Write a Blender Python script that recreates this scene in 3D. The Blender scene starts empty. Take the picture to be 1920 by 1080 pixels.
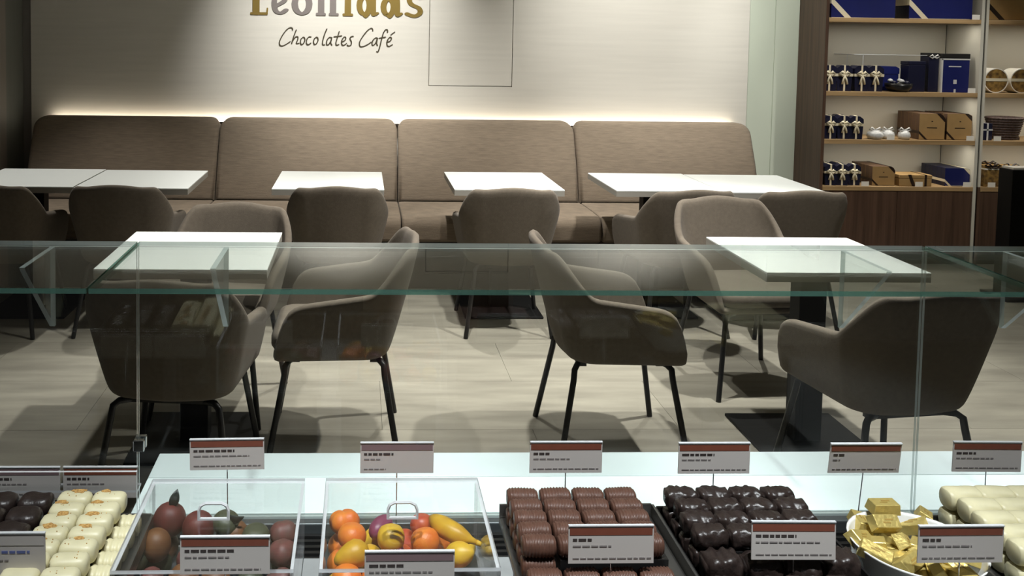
import bpy, bmesh, math, random
from mathutils import Vector, Matrix, noise
random.seed(7)
C = bpy.context.scene
COL = C.collection
R = math.radians
PI = math.pi

# ------------------------------------------------------------------ camera
F, CX, CY = 1669.65, 739.5, 161.3          # focal length and principal point for a 1920x1080 frame
YAW, PITCH, ROLL, EYE = 0.037303, 0.05596, 0.014384, 1.56
fw = Vector((math.sin(YAW)*math.cos(PITCH), math.cos(YAW)*math.cos(PITCH), -math.sin(PITCH)))
rt = Vector((math.cos(YAW), -math.sin(YAW), 0))
dn = fw.cross(rt)
r2 = rt*math.cos(ROLL) - dn*math.sin(ROLL)
d2 = rt*math.sin(ROLL) + dn*math.cos(ROLL)
cam_d = bpy.data.cameras.new('camera')
cam = bpy.data.objects.new('camera', cam_d)
COL.objects.link(cam)
M = Matrix((r2, -d2, -fw)).transposed().to_4x4()
M.translation = Vector((0, 0, EYE))
cam.matrix_world = M
cam_d.sensor_width = 36
cam_d.lens = F/1920*36
cam_d.shift_x = (960-CX)/1920
cam_d.shift_y = -(540-CY)/1920
cam_d.clip_start = 0.02
C.camera = cam

def at(px, py, y):
    """the point of the plane at depth y that the photograph shows at this pixel"""
    d = fw + r2*((px-CX)/F) + d2*((py-CY)/F)
    return d*(y/d.y) + Vector((0, 0, EYE))

# ------------------------------------------------------------------ world, exposure, lights
C.view_settings.view_transform = 'Standard'
C.view_settings.look = 'None'
C.view_settings.gamma = 1
C.view_settings.exposure = 0.12
C.cycles.transparent_max_bounces = 48
C.cycles.max_bounces = 10
C.cycles.glossy_bounces = 6
C.cycles.caustics_reflective = False
C.cycles.caustics_refractive = False
C.cycles.use_denoising = True
C.cycles.sample_clamp_indirect = 4
w = bpy.data.worlds.new('world')
C.world = w
w.use_nodes = True
w.node_tree.nodes['Background'].inputs[0].default_value = (1.0, 0.97, 0.93, 1)
w.node_tree.nodes['Background'].inputs[1].default_value = 0.03

def spot(name, loc, target, power, deg, blend=0.6, col=(1, 0.93, 0.83), rad=0.04):
    l = bpy.data.lights.new(name, 'SPOT')
    l.energy = power; l.spot_size = R(deg); l.spot_blend = blend; l.color = col; l.shadow_soft_size = rad
    o = bpy.data.objects.new(name, l)
    COL.objects.link(o)
    o.location = loc
    o.rotation_euler = (Vector(target)-Vector(loc)).to_track_quat('-Z', 'Y').to_euler()
    return o

CEIL = 3.3
WARM = (1, 0.965, 0.905)
COOL = (0.93, 0.98, 1.0)
# wall washers over the banquette
spot('wall_washer', (-0.15, 4.75, CEIL-.02), (-0.12, 6.4, 1.55), 395, 56, 1.0, (1, .99, .95))
spot('wall_washer', (1.95, 4.75, CEIL-.02), (2.0, 6.4, 1.55), 285, 60, 1.0, (1, .985, .94))
spot('wall_washer', (3.0, 5.4, CEIL-.02), (2.98, 6.43, 1.6), 100, 44, 0.9, (1, 1, .95))
# downlights over the tables
spot('downlight', (-1.5, 5.05, CEIL-.02), (-1.5, 5.1, 0), 165, 54, 0.7, WARM)
spot('downlight', (0.35, 5.1, CEIL-.02), (0.35, 5.15, 0), 265, 72, 0.7, WARM)
spot('downlight', (2.0, 5.1, CEIL-.02), (2.0, 5.1, 0), 265, 72, 0.7, WARM)
spot('downlight', (2.1, 3.55, CEIL-.02), (1.5, 3.4, 0), 450, 76, 0.6, WARM)
spot('downlight', (0.65, 3.6, CEIL-.02), (0.3, 3.45, 0), 370, 76, 0.6, WARM)
spot('downlight', (-0.55, 3.5, CEIL-.02), (-0.65, 3.4, 0), 165, 50, 0.6, WARM)
# counter lamps
spot('counter_lamp', (-0.35, 0.30, CEIL-.02), (-0.32, 1.04, .93), 190, 30, 0.6, COOL)
spot('counter_lamp', (0.30, 0.30, CEIL-.02), (0.25, 1.04, .93), 190, 30, 0.6, COOL)
spot('counter_lamp', (0.85, 0.30, CEIL-.02), (0.74, 1.04, .93), 190, 30, 0.6, COOL)
for x in (-.1, .42, .94, 1.46):
    spot('ledge_lamp', (x, 1.85, CEIL-.02), (x, 1.56, .77), 170, 22, 0.8, COOL)
spot('shelf_lamp', (3.9, 4.3, CEIL-.02), (3.85, 6.1, 1.1), 150, 42, 0.8, WARM)

# ------------------------------------------------------------------ materials
def lin(c):
    return tuple(((v/255)/12.92 if v/255 <= .04045 else ((v/255+.055)/1.055)**2.4) for v in c)

def mat(name, rgb, rough=.5, metal=0.0, var=0.0, scale=(8, 8, 8), bump=0.0, bscale=None, rgb2=None, spec=.5, coat=0.0, emit=None, detail=3, sheen=0.0):
    m = bpy.data.materials.new(name)
    m.use_nodes = True
    nt = m.node_tree
    p = nt.nodes['Principled BSDF']
    c = lin(rgb)
    p.inputs['Base Color'].default_value = (*c, 1)
    p.inputs['Roughness'].default_value = rough
    p.inputs['Metallic'].default_value = metal
    p.inputs['Specular IOR Level'].default_value = spec
    p.inputs['Coat Weight'].default_value = coat
    if sheen:
        p.inputs['Sheen Weight'].default_value = sheen
        p.inputs['Sheen Roughness'].default_value = .6
    if emit:
        p.inputs['Emission Color'].default_value = (*lin(rgb), 1)
        p.inputs['Emission Strength'].default_value = emit
    if var or bump or rgb2:
        tc = nt.nodes.new('ShaderNodeTexCoord')
        mp = nt.nodes.new('ShaderNodeMapping')
        mp.inputs['Scale'].default_value = scale
        nt.links.new(tc.outputs['Object'], mp.inputs[0])
        n = nt.nodes.new('ShaderNodeTexNoise')
        n.inputs['Scale'].default_value = 1.0
        n.inputs['Detail'].default_value = detail
        nt.links.new(mp.outputs[0], n.inputs['Vector'])
        if var or rgb2:
            r = nt.nodes.new('ShaderNodeValToRGB')
            a = tuple(max(0, x*(1-var)) for x in c)
            b = tuple(min(1, x*(1+var)) for x in (lin(rgb2) if rgb2 else c))
            r.color_ramp.elements[0].color = (*a, 1); r.color_ramp.elements[0].position = .3
            r.color_ramp.elements[1].color = (*b, 1); r.color_ramp.elements[1].position = .7
            nt.links.new(n.outputs['Fac'], r.inputs[0])
            nt.links.new(r.outputs[0], p.inputs['Base Color'])
        if bump:
            n2 = n
            if bscale:
                mp2 = nt.nodes.new('ShaderNodeMapping')
                mp2.inputs['Scale'].default_value = bscale
                nt.links.new(tc.outputs['Object'], mp2.inputs[0])
                n2 = nt.nodes.new('ShaderNodeTexNoise')
                n2.inputs['Scale'].default_value = 1.0
                nt.links.new(mp2.outputs[0], n2.inputs['Vector'])
            bp = nt.nodes.new('ShaderNodeBump')
            bp.inputs['Strength'].default_value = bump
            bp.inputs['Distance'].default_value = .004
            nt.links.new(n2.outputs['Fac'], bp.inputs['Height'])
            nt.links.new(bp.outputs[0], p.inputs['Normal'])
    return m

def glass(name, tint, ior=1.5, rough=0.0, gloss=(1, 1, 1), body=0.0, bodycol=(255, 255, 255)):
    """thin clear sheet: straight-through transmission plus a Fresnel mirror, the same from either face"""
    m = bpy.data.materials.new(name)
    m.use_nodes = True
    nt = m.node_tree
    nt.nodes.clear()
    out = nt.nodes.new('ShaderNodeOutputMaterial')
    tr = nt.nodes.new('ShaderNodeBsdfTransparent'); tr.inputs[0].default_value = (*tint, 1)
    gl = nt.nodes.new('ShaderNodeBsdfGlossy'); gl.inputs['Roughness'].default_value = rough
    gl.inputs['Color'].default_value = (*gloss, 1)
    ge = nt.nodes.new('ShaderNodeNewGeometry')
    mi = nt.nodes.new('ShaderNodeMix')
    mi.inputs['A'].default_value = ior; mi.inputs['B'].default_value = 1/ior
    nt.links.new(ge.outputs['Backfacing'], mi.inputs['Factor'])
    fr = nt.nodes.new('ShaderNodeFresnel')
    nt.links.new(mi.outputs['Result'], fr.inputs['IOR'])
    mx = nt.nodes.new('ShaderNodeMixShader')
    nt.links.new(fr.outputs[0], mx.inputs[0])
    src = tr
    if body:
        df = nt.nodes.new('ShaderNodeBsdfDiffuse'); df.inputs[0].default_value = (*lin(bodycol), 1)
        mb = nt.nodes.new('ShaderNodeMixShader'); mb.inputs[0].default_value = body
        nt.links.new(tr.outputs[0], mb.inputs[1]); nt.links.new(df.outputs[0], mb.inputs[2])
        src = mb
    nt.links.new(src.outputs[0], mx.inputs[1]); nt.links.new(gl.outputs[0], mx.inputs[2])
    nt.links.new(mx.outputs[0], out.inputs[0])
    return m

MT = dict(
    wall=mat('wall_paint', (214, 210, 200), .75, var=.03, scale=(2, 2, 40), bump=.05, bscale=(60, 60, 300)),
    wall2=mat('pale_green_paint', (200, 208, 191), .6, var=.02, scale=(1, 1, 1)),
    ceiling=mat('ceiling_paint', (214, 210, 202), .8),
    darkwall=mat('dark_grey_panel', (104, 106, 101), .5, var=.05, scale=(1, 20, 1)),
    trim=mat('taupe_trim', (124, 118, 111), .5, var=.05, scale=(1, 30, 1)),
    trimlight=mat('pale_trim', (128, 124, 120), .5),
    black=mat('black_door', (26, 26, 25), .35),
    grout=mat('tile_joint', (88, 82, 74), .8),
    banq=mat('taupe_woven_fabric', (122, 109, 93), .9, var=.16, scale=(14, 14, 160), bump=.3, bscale=(90, 90, 420), sheen=.05, detail=4),
    plinth=mat('dark_brown_plinth', (44, 35, 29), .6),
    chair=mat('taupe_wool', (94, 86, 75), .92, var=.09, scale=(60, 60, 60), bump=.25, bscale=(420, 420, 420), sheen=.05),
    leg=mat('black_steel', (20, 20, 21), .4, spec=.4),
    top=mat('white_laminate', (226, 231, 229), .35, var=.012, scale=(3, 3, 3)),
    topedge=mat('grey_table_edge', (150, 148, 141), .5),
    base=mat('black_powder_coat', (10, 10, 10), .55, spec=.2),
    walnut=mat('walnut_veneer', (74, 54, 42), .45, rgb2=(92, 69, 55), var=.12, scale=(45, 45, 1.6), detail=5),
    oak=mat('oak_board', (163, 133, 92), .5, rgb2=(182, 152, 110), var=.06, scale=(2, 40, 40), detail=5),
    shelfwhite=mat('white_cabinet', (206, 203, 190), .6),
    gap=mat('shadow_gap_black', (18, 17, 16), .6),
    led=mat('warm_led', (255, 242, 220), emit=11),
    gold=mat('gold_leaf', (140, 118, 60), .4, metal=.3),
    goldgrey=mat('gold_grey_reflection', (132, 124, 120), .45, metal=.3),  # grey reflection on the gold letters, put into the colour
    script=mat('dark_bronze', (66, 58, 40), .5),
    whiteledge=mat('white_solid_surface', (232, 240, 240), .3, var=.015, scale=(4, 4, 4)),
    greyledge=mat('pale_grey_solid_surface', (204, 212, 212), .35, var=.015, scale=(4, 4, 4)),
    casefloor=mat('pale_stone', (128, 130, 130), .4, var=.08, scale=(30, 30, 30)),
    vent=mat('black_vent', (16, 17, 18), .5),
    ventgrey=mat('grey_steel', (104, 108, 110), .35, metal=.6),
    tray=mat('black_tray', (28, 27, 27), .3),
    greytray=mat('steel_tray', (120, 118, 114), .32, metal=.8),
    card=mat('grey_card', (188, 182, 177), .45),
    band=mat('rust_band', (118, 66, 50), .5, var=.08, scale=(60, 60, 60)),
    mauve=mat('mauve_band', (122, 100, 102), .5),
    ink=mat('dark_ink', (58, 50, 48), .6),
    greyink=mat('grey_ink', (122, 116, 114), .6),
    blueink=mat('blue_ink', (92, 102, 150), .6),
    milk=mat('milk_chocolate', (88, 61, 50), .42, var=.12, scale=(90, 90, 90), bump=.15),
    dark=mat('dark_chocolate', (42, 33, 30), .38, var=.2, scale=(120, 120, 120), bump=.3),
    ivory=mat('ivory_chocolate', (214, 207, 170), .42, var=.05, scale=(60, 60, 60)),
    dust=mat('cocoa_dust', (166, 116, 56), .8, rgb2=(196, 160, 96), var=.2, scale=(500, 500, 500)),
    foil=mat('gold_foil', (214, 192, 116), .42, metal=.65, bump=.3, scale=(140, 140, 140), var=.06),
    foildark=mat('foil_print', (150, 122, 58), .5),
    bowl=mat('white_porcelain', (228, 228, 224), .2, coat=.4),
    orange=mat('orange_marzipan', (232, 140, 46), .45, rgb2=(218, 104, 36), scale=(50, 50, 50), bump=.1, bscale=(500, 500, 500)),
    yellow=mat('yellow_marzipan', (224, 186, 50), .42, rgb2=(206, 160, 40), scale=(50, 50, 50)),
    banana=mat('banana_marzipan', (214, 170, 38), .45, rgb2=(190, 140, 30), scale=(40, 40, 40)),
    purple=mat('plum_marzipan', (116, 46, 74), .4, rgb2=(140, 66, 96), scale=(60, 60, 60)),
    red=mat('red_marzipan', (172, 60, 44), .4, rgb2=(200, 96, 50), scale=(50, 50, 50)),
    jelly_red=mat('dark_red_fruit', (104, 44, 36), .55, rgb2=(80, 38, 32), scale=(60, 60, 60)),
    jelly_amber=mat('amber_fruit', (118, 78, 42), .55, rgb2=(96, 62, 36), scale=(60, 60, 60)),
    jelly_green=mat('olive_fruit', (78, 80, 56), .5, rgb2=(56, 62, 44), scale=(60, 60, 60)),
    jelly_pink=mat('dusty_rose_fruit', (112, 62, 57), .55, rgb2=(90, 66, 58), scale=(60, 60, 60)),
    leaf=mat('dark_leaf', (38, 44, 38), .45),
    stem=mat('brown_stem', (74, 52, 30), .6),
    navy=mat('navy_card', (22, 30, 92), .4, var=.1, scale=(5, 5, 5)),
    darknavy=mat('midnight_card', (20, 22, 48), .4),
    ribbon=mat('cream_ribbon', (226, 216, 188), .45),
    silver=mat('pale_ribbon', (206, 206, 204), .35),
    kraft=mat('kraft_card', (168, 136, 88), .6, var=.05, scale=(20, 20, 20)),
    brown=mat('brown_ribbon', (40, 26, 20), .45),
    kraftside=mat('brown_box_side', (84, 62, 44), .6),
    cello=mat('pearl_wrap', (206, 208, 208), .3, var=.1, scale=(80, 80, 80), bump=.6),
    tag=mat('white_tag', (244, 240, 230), .5),
    wicker=mat('dark_wicker', (52, 38, 34), .7, rgb2=(96, 78, 72), scale=(90, 90, 60)),
    goldprint=mat('gold_printed_bag', (176, 140, 74), .5, rgb2=(74, 52, 30), var=.1, scale=(34, 34, 34)),
    chrome=mat('chrome', (210, 212, 214), .12, metal=1.0),
)
GLASS = glass('clear_glass', (.965, .985, .975))
GEDGE = glass('green_glass_edge', (.22, .42, .36), 1.5, .05, (.9, 1, .96), .40, (96, 138, 124))
PEDGE = glass('pale_glass_edge', (.72, .80, .78), 1.5, .05, (1, 1, 1), .5, (222, 230, 226))  # white body paints in the light leaving the glass edges
ACRYL = glass('clear_acrylic', (.975, .98, .98), 1.45)
ACEDGE = glass('acrylic_edge', (.60, .62, .63), 1.45, .1, (1, 1, 1), .7, (236, 238, 240))

def tile_mat():
    m = bpy.data.materials.new('stone_tile')
    m.use_nodes = True
    nt = m.node_tree
    p = nt.nodes['Principled BSDF']
    p.inputs['Roughness'].default_value = .42
    tc = nt.nodes.new('ShaderNodeTexCoord')
    oi = nt.nodes.new('ShaderNodeObjectInfo')
    ad = nt.nodes.new('ShaderNodeVectorMath'); ad.operation = 'ADD'
    nt.links.new(tc.outputs['Object'], ad.inputs[0])
    nt.links.new(oi.outputs['Location'], ad.inputs[1])
    mp = nt.nodes.new('ShaderNodeMapping'); mp.inputs['Scale'].default_value = (1.6, 9, 1)
    nt.links.new(ad.outputs[0], mp.inputs[0])
    n = nt.nodes.new('ShaderNodeTexNoise'); n.inputs['Scale'].default_value = 1.5; n.inputs['Detail'].default_value = 6
    nt.links.new(mp.outputs[0], n.inputs['Vector'])
    r = nt.nodes.new('ShaderNodeValToRGB')
    r.color_ramp.elements[0].position = .3; r.color_ramp.elements[0].color = (*lin((124, 119, 109)), 1)
    r.color_ramp.elements[1].position = .7; r.color_ramp.elements[1].color = (*lin((150, 145, 133)), 1)
    nt.links.new(n.outputs['Fac'], r.inputs[0])
    hs = nt.nodes.new('ShaderNodeHueSaturation')
    ma = nt.nodes.new('ShaderNodeMapRange')
    ma.inputs['To Min'].default_value = .93; ma.inputs['To Max'].default_value = 1.06
    nt.links.new(oi.outputs['Random'], ma.inputs['Value'])
    nt.links.new(ma.outputs[0], hs.inputs['Value'])
    nt.links.new(r.outputs[0], hs.inputs['Color'])
    nt.links.new(hs.outputs[0], p.inputs['Base Color'])
    return m
MT['tile'] = tile_mat()

# ------------------------------------------------------------------ mesh helpers
class MB:
    def __init__(s):
        s.v, s.f, s.m = [], [], []
    def add(s, vs, fs, mi=0):
        o = len(s.v)
        s.v += [tuple(v) for v in vs]
        s.f += [tuple(i+o for i in f) for f in fs]
        s.m += [mi]*len(fs)
        return s
    def box(s, x0, x1, y0, y1, z0, z1, mi=0):
        v = [(x0, y0, z0), (x1, y0, z0), (x1, y1, z0), (x0, y1, z0), (x0, y0, z1), (x1, y0, z1), (x1, y1, z1), (x0, y1, z1)]
        return s.add(v, [(3, 2, 1, 0), (4, 5, 6, 7), (0, 1, 5, 4), (1, 2, 6, 5), (2, 3, 7, 6), (3, 0, 4, 7)], mi)
    def sheet(s, x0, x1, y0, y1, z0, z1, axis, mi=0, me=1):
        """a box whose two big faces (normal along axis) carry material mi and whose narrow edges carry me"""
        s.box(x0, x1, y0, y1, z0, z1, me)
        big = {'z': (0, 1), 'y': (2, 4), 'x': (3, 5)}[axis]
        for b in big:
            s.m[len(s.m)-6+b] = mi
        return s
    def prism(s, poly, h0, h1, axis='z', mi=0, me=None):
        """extrude a 2-D polygon (counter-clockwise) from h0 to h1 along an axis"""
        n = len(poly)
        def P(a, b, h):
            return {'z': (a, b, h), 'y': (a, h, b), 'x': (h, a, b)}[axis]
        v = [P(a, b, h0) for a, b in poly] + [P(a, b, h1) for a, b in poly]
        s.add(v, [tuple(reversed(range(n))), tuple(range(n, 2*n))], mi)
        s.add(v, [(i, (i+1) % n, n+(i+1) % n, n+i) for i in range(n)], mi if me is None else me)
        return s
    def tube(s, path, r, n=8, mi=0, cap=True):
        path = [Vector(p) for p in path]
        rr = r if isinstance(r, (list, tuple)) else [r]*len(path)
        vs, up = [], None
        for i, p in enumerate(path):
            t = (path[min(i+1, len(path)-1)]-path[max(i-1, 0)]).normalized()
            if up is None:
                up = Vector((0, 0, 1)) if abs(t.z) < .9 else Vector((1, 0, 0))
            a = t.cross(up).normalized(); b = a.cross(t).normalized(); up = b
            for k in range(n):
                an = 2*PI*k/n
                vs.append(p + a*math.cos(an)*rr[i] + b*math.sin(an)*rr[i])
        fs = []
        for i in range(len(path)-1):
            for k in range(n):
                fs.append((i*n+k, (i+1)*n+k, (i+1)*n+(k+1) % n, i*n+(k+1) % n))
        if cap:
            fs.append(tuple(range(n))); fs.append(tuple(reversed(range((len(path)-1)*n, len(path)*n))))
        return s.add(vs, fs, mi)
    def lathe(s, prof, n=24, mi=0, c=(0, 0, 0)):
        vs, fs = [], []
        for r, z in prof:
            for k in range(n):
                vs.append((c[0]+r*math.cos(2*PI*k/n), c[1]+r*math.sin(2*PI*k/n), c[2]+z))
        for i in range(len(prof)-1):
            for k in range(n):
                fs.append((i*n+k, i*n+(k+1) % n, (i+1)*n+(k+1) % n, (i+1)*n+k))
        return s.add(vs, fs, mi)
    def xf(s, M):
        s.v = [tuple(M @ Vector(p)) for p in s.v]
        return s
    def mesh(s, name, mats, smooth=False, bevel=0, seg=2, weld=False):
        me = bpy.data.meshes.new(name)
        me.from_pydata(s.v, [], s.f)
        mats = mats if isinstance(mats, (list, tuple)) else [mats]
        for m in mats:
            me.materials.append(m)
        me.polygons.foreach_set('material_index', s.m)
        bm = bmesh.new(); bm.from_mesh(me)
        if weld:
            bmesh.ops.remove_doubles(bm, verts=bm.verts, dist=1e-5)
        if bevel:
            bmesh.ops.bevel(bm, geom=list(bm.edges), offset=bevel, segments=seg, profile=.5, affect='EDGES', clamp_overlap=True)
        bmesh.ops.recalc_face_normals(bm, faces=bm.faces)
        if smooth:
            for f in bm.faces:
                f.smooth = True
        bm.to_mesh(me); bm.free()
        if smooth and bevel:
            pass
        return me
    def build(s, name, mats, parent=None, loc=None, **k):
        return ob(name, s.mesh(name, mats, **k), parent, loc)

def ob(name, me, parent=None, loc=None, rot=None, scale=None):
    o = bpy.data.objects.new(name, me)
    COL.objects.link(o)
    if parent: o.parent = parent
    if loc is not None: o.location = loc
    if rot is not None: o.rotation_euler = rot
    if scale is not None: o.scale = scale
    return o

def tag(o, label=None, cat=None, group=None, kind=None):
    if label: o['label'] = label
    if cat: o['category'] = cat
    if group: o['group'] = group
    if kind: o['kind'] = kind
    return o

def thing(name, loc, label, cat, group=None, rz=0.0):
    o = bpy.data.objects.new(name, None)
    COL.objects.link(o)
    o.empty_display_size = .05
    o.location = loc; o.rotation_euler = (0, 0, rz)
    return tag(o, label, cat, group)

KIDS = {}
def copy_tree(o, kids, loc, rz, label, group=None):
    c = o.copy(); COL.objects.link(c)
    c.location = loc; c.rotation_euler = (0, 0, rz); c['label'] = label
    if group: c['group'] = group
    for k, sub in kids:
        d = k.copy(); COL.objects.link(d); d.parent = c
        for g in sub:
            e = g.copy(); COL.objects.link(e); e.parent = d
    return c

def kids_of(o):
    al = [x for x in COL.objects]
    return [(k, [g for g in al if g.parent == k]) for k in al if k.parent == o]

def smoothgrid(rows):
    """rows of points -> verts, quad faces"""
    n = len(rows[0])
    v = [p for r in rows for p in r]
    f = [(i*n+j, i*n+j+1, (i+1)*n+j+1, (i+1)*n+j) for i in range(len(rows)-1) for j in range(n-1)]
    return v, f

def smooth_by_angle(me, ang=40):
    bm = bmesh.new(); bm.from_mesh(me)
    for f in bm.faces: f.smooth = True
    for e in bm.edges:
        if len(e.link_faces) == 2 and e.calc_face_angle(0) > R(ang):
            e.smooth = False
    bm.to_mesh(me); bm.free()
    return me

def evaluated(me, mods):
    """bake modifiers into a mesh"""
    o = bpy.data.objects.new('bake', me)
    COL.objects.link(o)
    for typ, kw in mods:
        m = o.modifiers.new(typ, typ)
        for k, v in kw.items(): setattr(m, k, v)
    dg = bpy.context.evaluated_depsgraph_get(); dg.update()
    r = bpy.data.meshes.new_from_object(o.evaluated_get(dg))
    bpy.data.objects.remove(o)
    for p in r.polygons: p.use_smooth = True
    return r

ORD = ['first', 'second', 'third', 'fourth', 'fifth', 'sixth', 'seventh', 'eighth', 'ninth', 'tenth']

# ================================================================== SETTING
YW = 6.4
fl = MB().box(-4.2, 6.2, -1.5, 6.6, -.06, -.006).build('floor', MT['grout'])
tag(fl, kind='structure')
tme = MB().box(-.5993, .5993, -.2493, .2493, -.006, 0).mesh('floor_tile', MT['tile'])
for j in range(-2, 13):
    y = .2 + .5*j
    for i in range(-4, 6):
        x = i*1.2 + (.6 if j % 2 else 0) + .1
        if y < 1.2 or x < -3.6 or x > 5.8: continue
        ob('floor_tile', tme, fl, (x, y, 0))

# back wall: four slabs round a flush access panel
ax0, ax1, az0, az1 = .483, 1.091, 1.205, 2.6
wb = MB()
wb.box(-2.34, ax0, YW, YW+.1, 0, CEIL).box(ax1, 2.82, YW, YW+.1, 0, CEIL)
wb.box(ax0, ax1, YW, YW+.1, 0, az0).box(ax0, ax1, YW, YW+.1, az1, CEIL)
wb.box(ax0, ax1, YW+.02, YW+.1, az0, az1)
wall = tag(wb.build('wall_back', MT['wall']), kind='structure')
g = .005
MB().box(ax0+g, ax1-g, YW+.002, YW+.02, az0+g, az1-g).build('access_panel', MT['wall'], wall)
pg = MB().box(2.82, 3.02, YW+.03, YW+.12, 0, CEIL).box(3.026, 6.2, YW+.03, YW+.12, 0, CEIL).box(3.02, 3.026, YW+.036, YW+.12, 0, CEIL)
tag(pg.build('wall_back_right', MT['wall2']), kind='structure')
tag(MB().box(-4.2, 6.2, 2.2, YW+.12, CEIL, CEIL+.05).box(-4.2, 6.2, -1.5, 2.2, CEIL, CEIL+.05).build('ceiling', MT['ceiling']), kind='structure')
wl = MB().box(-2.50, -2.40, 6.07, YW+.1, 0, CEIL).build('wall_left', MT['darkwall'])
tag(wl, kind='structure')
MB().box(-2.40, -2.34, YW+.01, YW+.1, 0, CEIL).build('edge_strip', MT['trimlight'], wl)
tag(MB().box(-2.50, -2.385, 5.87, 6.07, 0, CEIL).build('trim_1', MT['trim']), kind='structure')
tag(MB().box(-2.50, -2.38, 5.845, 5.87, 0, CEIL).build('trim_2', MT['trimlight']), kind='structure')
dr = tag(MB().box(-2.50, -2.42, 4.9, 5.845, 0, CEIL).build('door_1', MT['black']), kind='structure')
tag(MB().box(-2.60, -2.42, 2.2, 4.9, 0, CEIL).build('wall_left_front', MT['darkwall']), kind='structure')
tag(MB().box(5.9, 6.0, 2.2, YW+.1, 0, CEIL).build('wall_right', MT['wall2']), kind='structure')

# ---- lettering on the wall: strokes swept with a nib
def nib_stroke(mb, pts, nx, ny, org, sc, y0, y1, ang=0):
    nib = [(nx*.5*math.cos(a)*math.cos(ang)-ny*.5*math.sin(a)*math.sin(ang),
            nx*.5*math.cos(a)*math.sin(ang)+ny*.5*math.sin(a)*math.cos(ang)) for a in [2*PI*k/10 for k in range(10)]]
    def hull(ps):
        ps = sorted(set(ps))
        def half(q):
            h = []
            for p in q:
                while len(h) > 1 and (h[-1][0]-h[-2][0])*(p[1]-h[-2][1])-(h[-1][1]-h[-2][1])*(p[0]-h[-2][0]) <= 1e-9: h.pop()
                h.append(p)
            return h
        a, b = half(ps), half(ps[::-1])
        return a[:-1]+b[:-1]
    for (xa, za), (xb, zb) in zip(pts[:-1], pts[1:]):
        h = hull([(round(org[0]+sc*(xa+p), 5), round(org[1]+sc*(za+q), 5)) for p, q in nib] + [(round(org[0]+sc*(xb+p), 5), round(org[1]+sc*(zb+q), 5)) for p, q in nib])
        nib_stroke.i = (nib_stroke.i+1) % 40
        mb.prism(h, y1-.00004*nib_stroke.i, y0, 'y')

nib_stroke.i = 0
def curve(pts, n=6):
    """Catmull-Rom through the points"""
    out = []
    P = [pts[0]]+list(pts)+[pts[-1]]
    for i in range(1, len(P)-2):
        for k in range(n):
            t = k/n
            out.append(tuple(.5*((2*P[i][c])+(-P[i-1][c]+P[i+1][c])*t+(2*P[i-1][c]-5*P[i][c]+4*P[i+1][c]-P[i+2][c])*t*t+(-P[i-1][c]+3*P[i][c]-3*P[i+1][c]+P[i+2][c])*t**3) for c in (0, 1)))
    out.append(pts[-1])
    return out

def ell(cx, cy, rx, ry, a0=0, a1=360, n=16):
    return [(cx+rx*math.cos(R(a0+(a1-a0)*k/n)), cy+ry*math.sin(R(a0+(a1-a0)*k/n))) for k in range(n+1)]

PXM = YW/F                                     # metres per pixel of the photograph on the wall
sign = thing('wall_sign', (at(632, 28, YW).x, YW, at(632, 28, YW).z), 'large gilt cafe name lettering on the wall above the banquette', 'sign')
LET = {
    'L': [([(12, 2), (12, 66)], 13, 5), ([(3, 2.5), (32, 2.5)], 4, 5), ([(32, 2.5), (33, 12)], 3, 3), ([(3, 66), (22, 66)], 4, 5)],
    'e': [(curve([(31, 10), (22, 4), (13, 7), (9, 19), (11, 32), (20, 39), (28, 34), (27, 26), (12, 17)]), 10, 5)],
    'o': [(ell(19, 21, 13.5, 18.5), 12, 5)],
    'n': [([(10, 2), (10, 42)], 12, 4), ([(2, 2.5), (17, 2.5)], 4, 5), (curve([(12, 36), (22, 42), (31, 36), (32, 24), (32, 2)]), 12, 4), ([(26, 2.5), (41, 2.5)], 4, 5), ([(2, 42), (10, 42)], 4, 4)],
    'i': [([(10, 2), (10, 42)], 12, 4), ([(2, 2.5), (18, 2.5)], 4, 5), ([(3, 41), (10, 42)], 4, 4), (ell(10, 57, 2, 2, 0, 360, 8), 10, 8)],
    'd': [(ell(14, 20, 9.5, 16.5), 11, 6), ([(30, 7), (30, 68)], 11, 5), (curve([(28, 8), (31, 2), (38, 6)]), 7, 4), ([(24, 68), (34, 68)], 4, 4), (curve([(12, 3), (17, -1), (24, 8)]), 5, 4)],
    'a': [(ell(14, 18, 9.5, 15), 11, 6), (curve([(6, 36), (17, 42), (28, 36), (30, 24), (30, 7)]), 11, 5), (curve([(28, 8), (31, 2), (38, 6)]), 7, 4), (curve([(12, 3), (17, -1), (24, 8)]), 5, 4)],
    's': [(curve([(28, 36), (17, 41), (8, 33), (12, 24), (26, 17), (28, 8), (18, 2), (4, 6)]), 10, 6)],
}
for ch, px, py in (('L', 468, 27.5), ('e', 505, 28), ('o', 547, 28), ('n', 592, 29), ('i', 642, 30), ('d', 669, 30), ('a', 714, 31), ('s', 759, 32)):
    mb = MB()
    p = at(px, py, YW)
    for pts, nx, ny in LET[ch]:
        nib_stroke(mb, pts, nx, ny, (p.x-sign.location.x, p.z-sign.location.z), PXM, -.0005, -.006)
    mb.build('letter', MT['goldgrey'] if ch in 'eon' else MT['gold'], sign)

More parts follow.
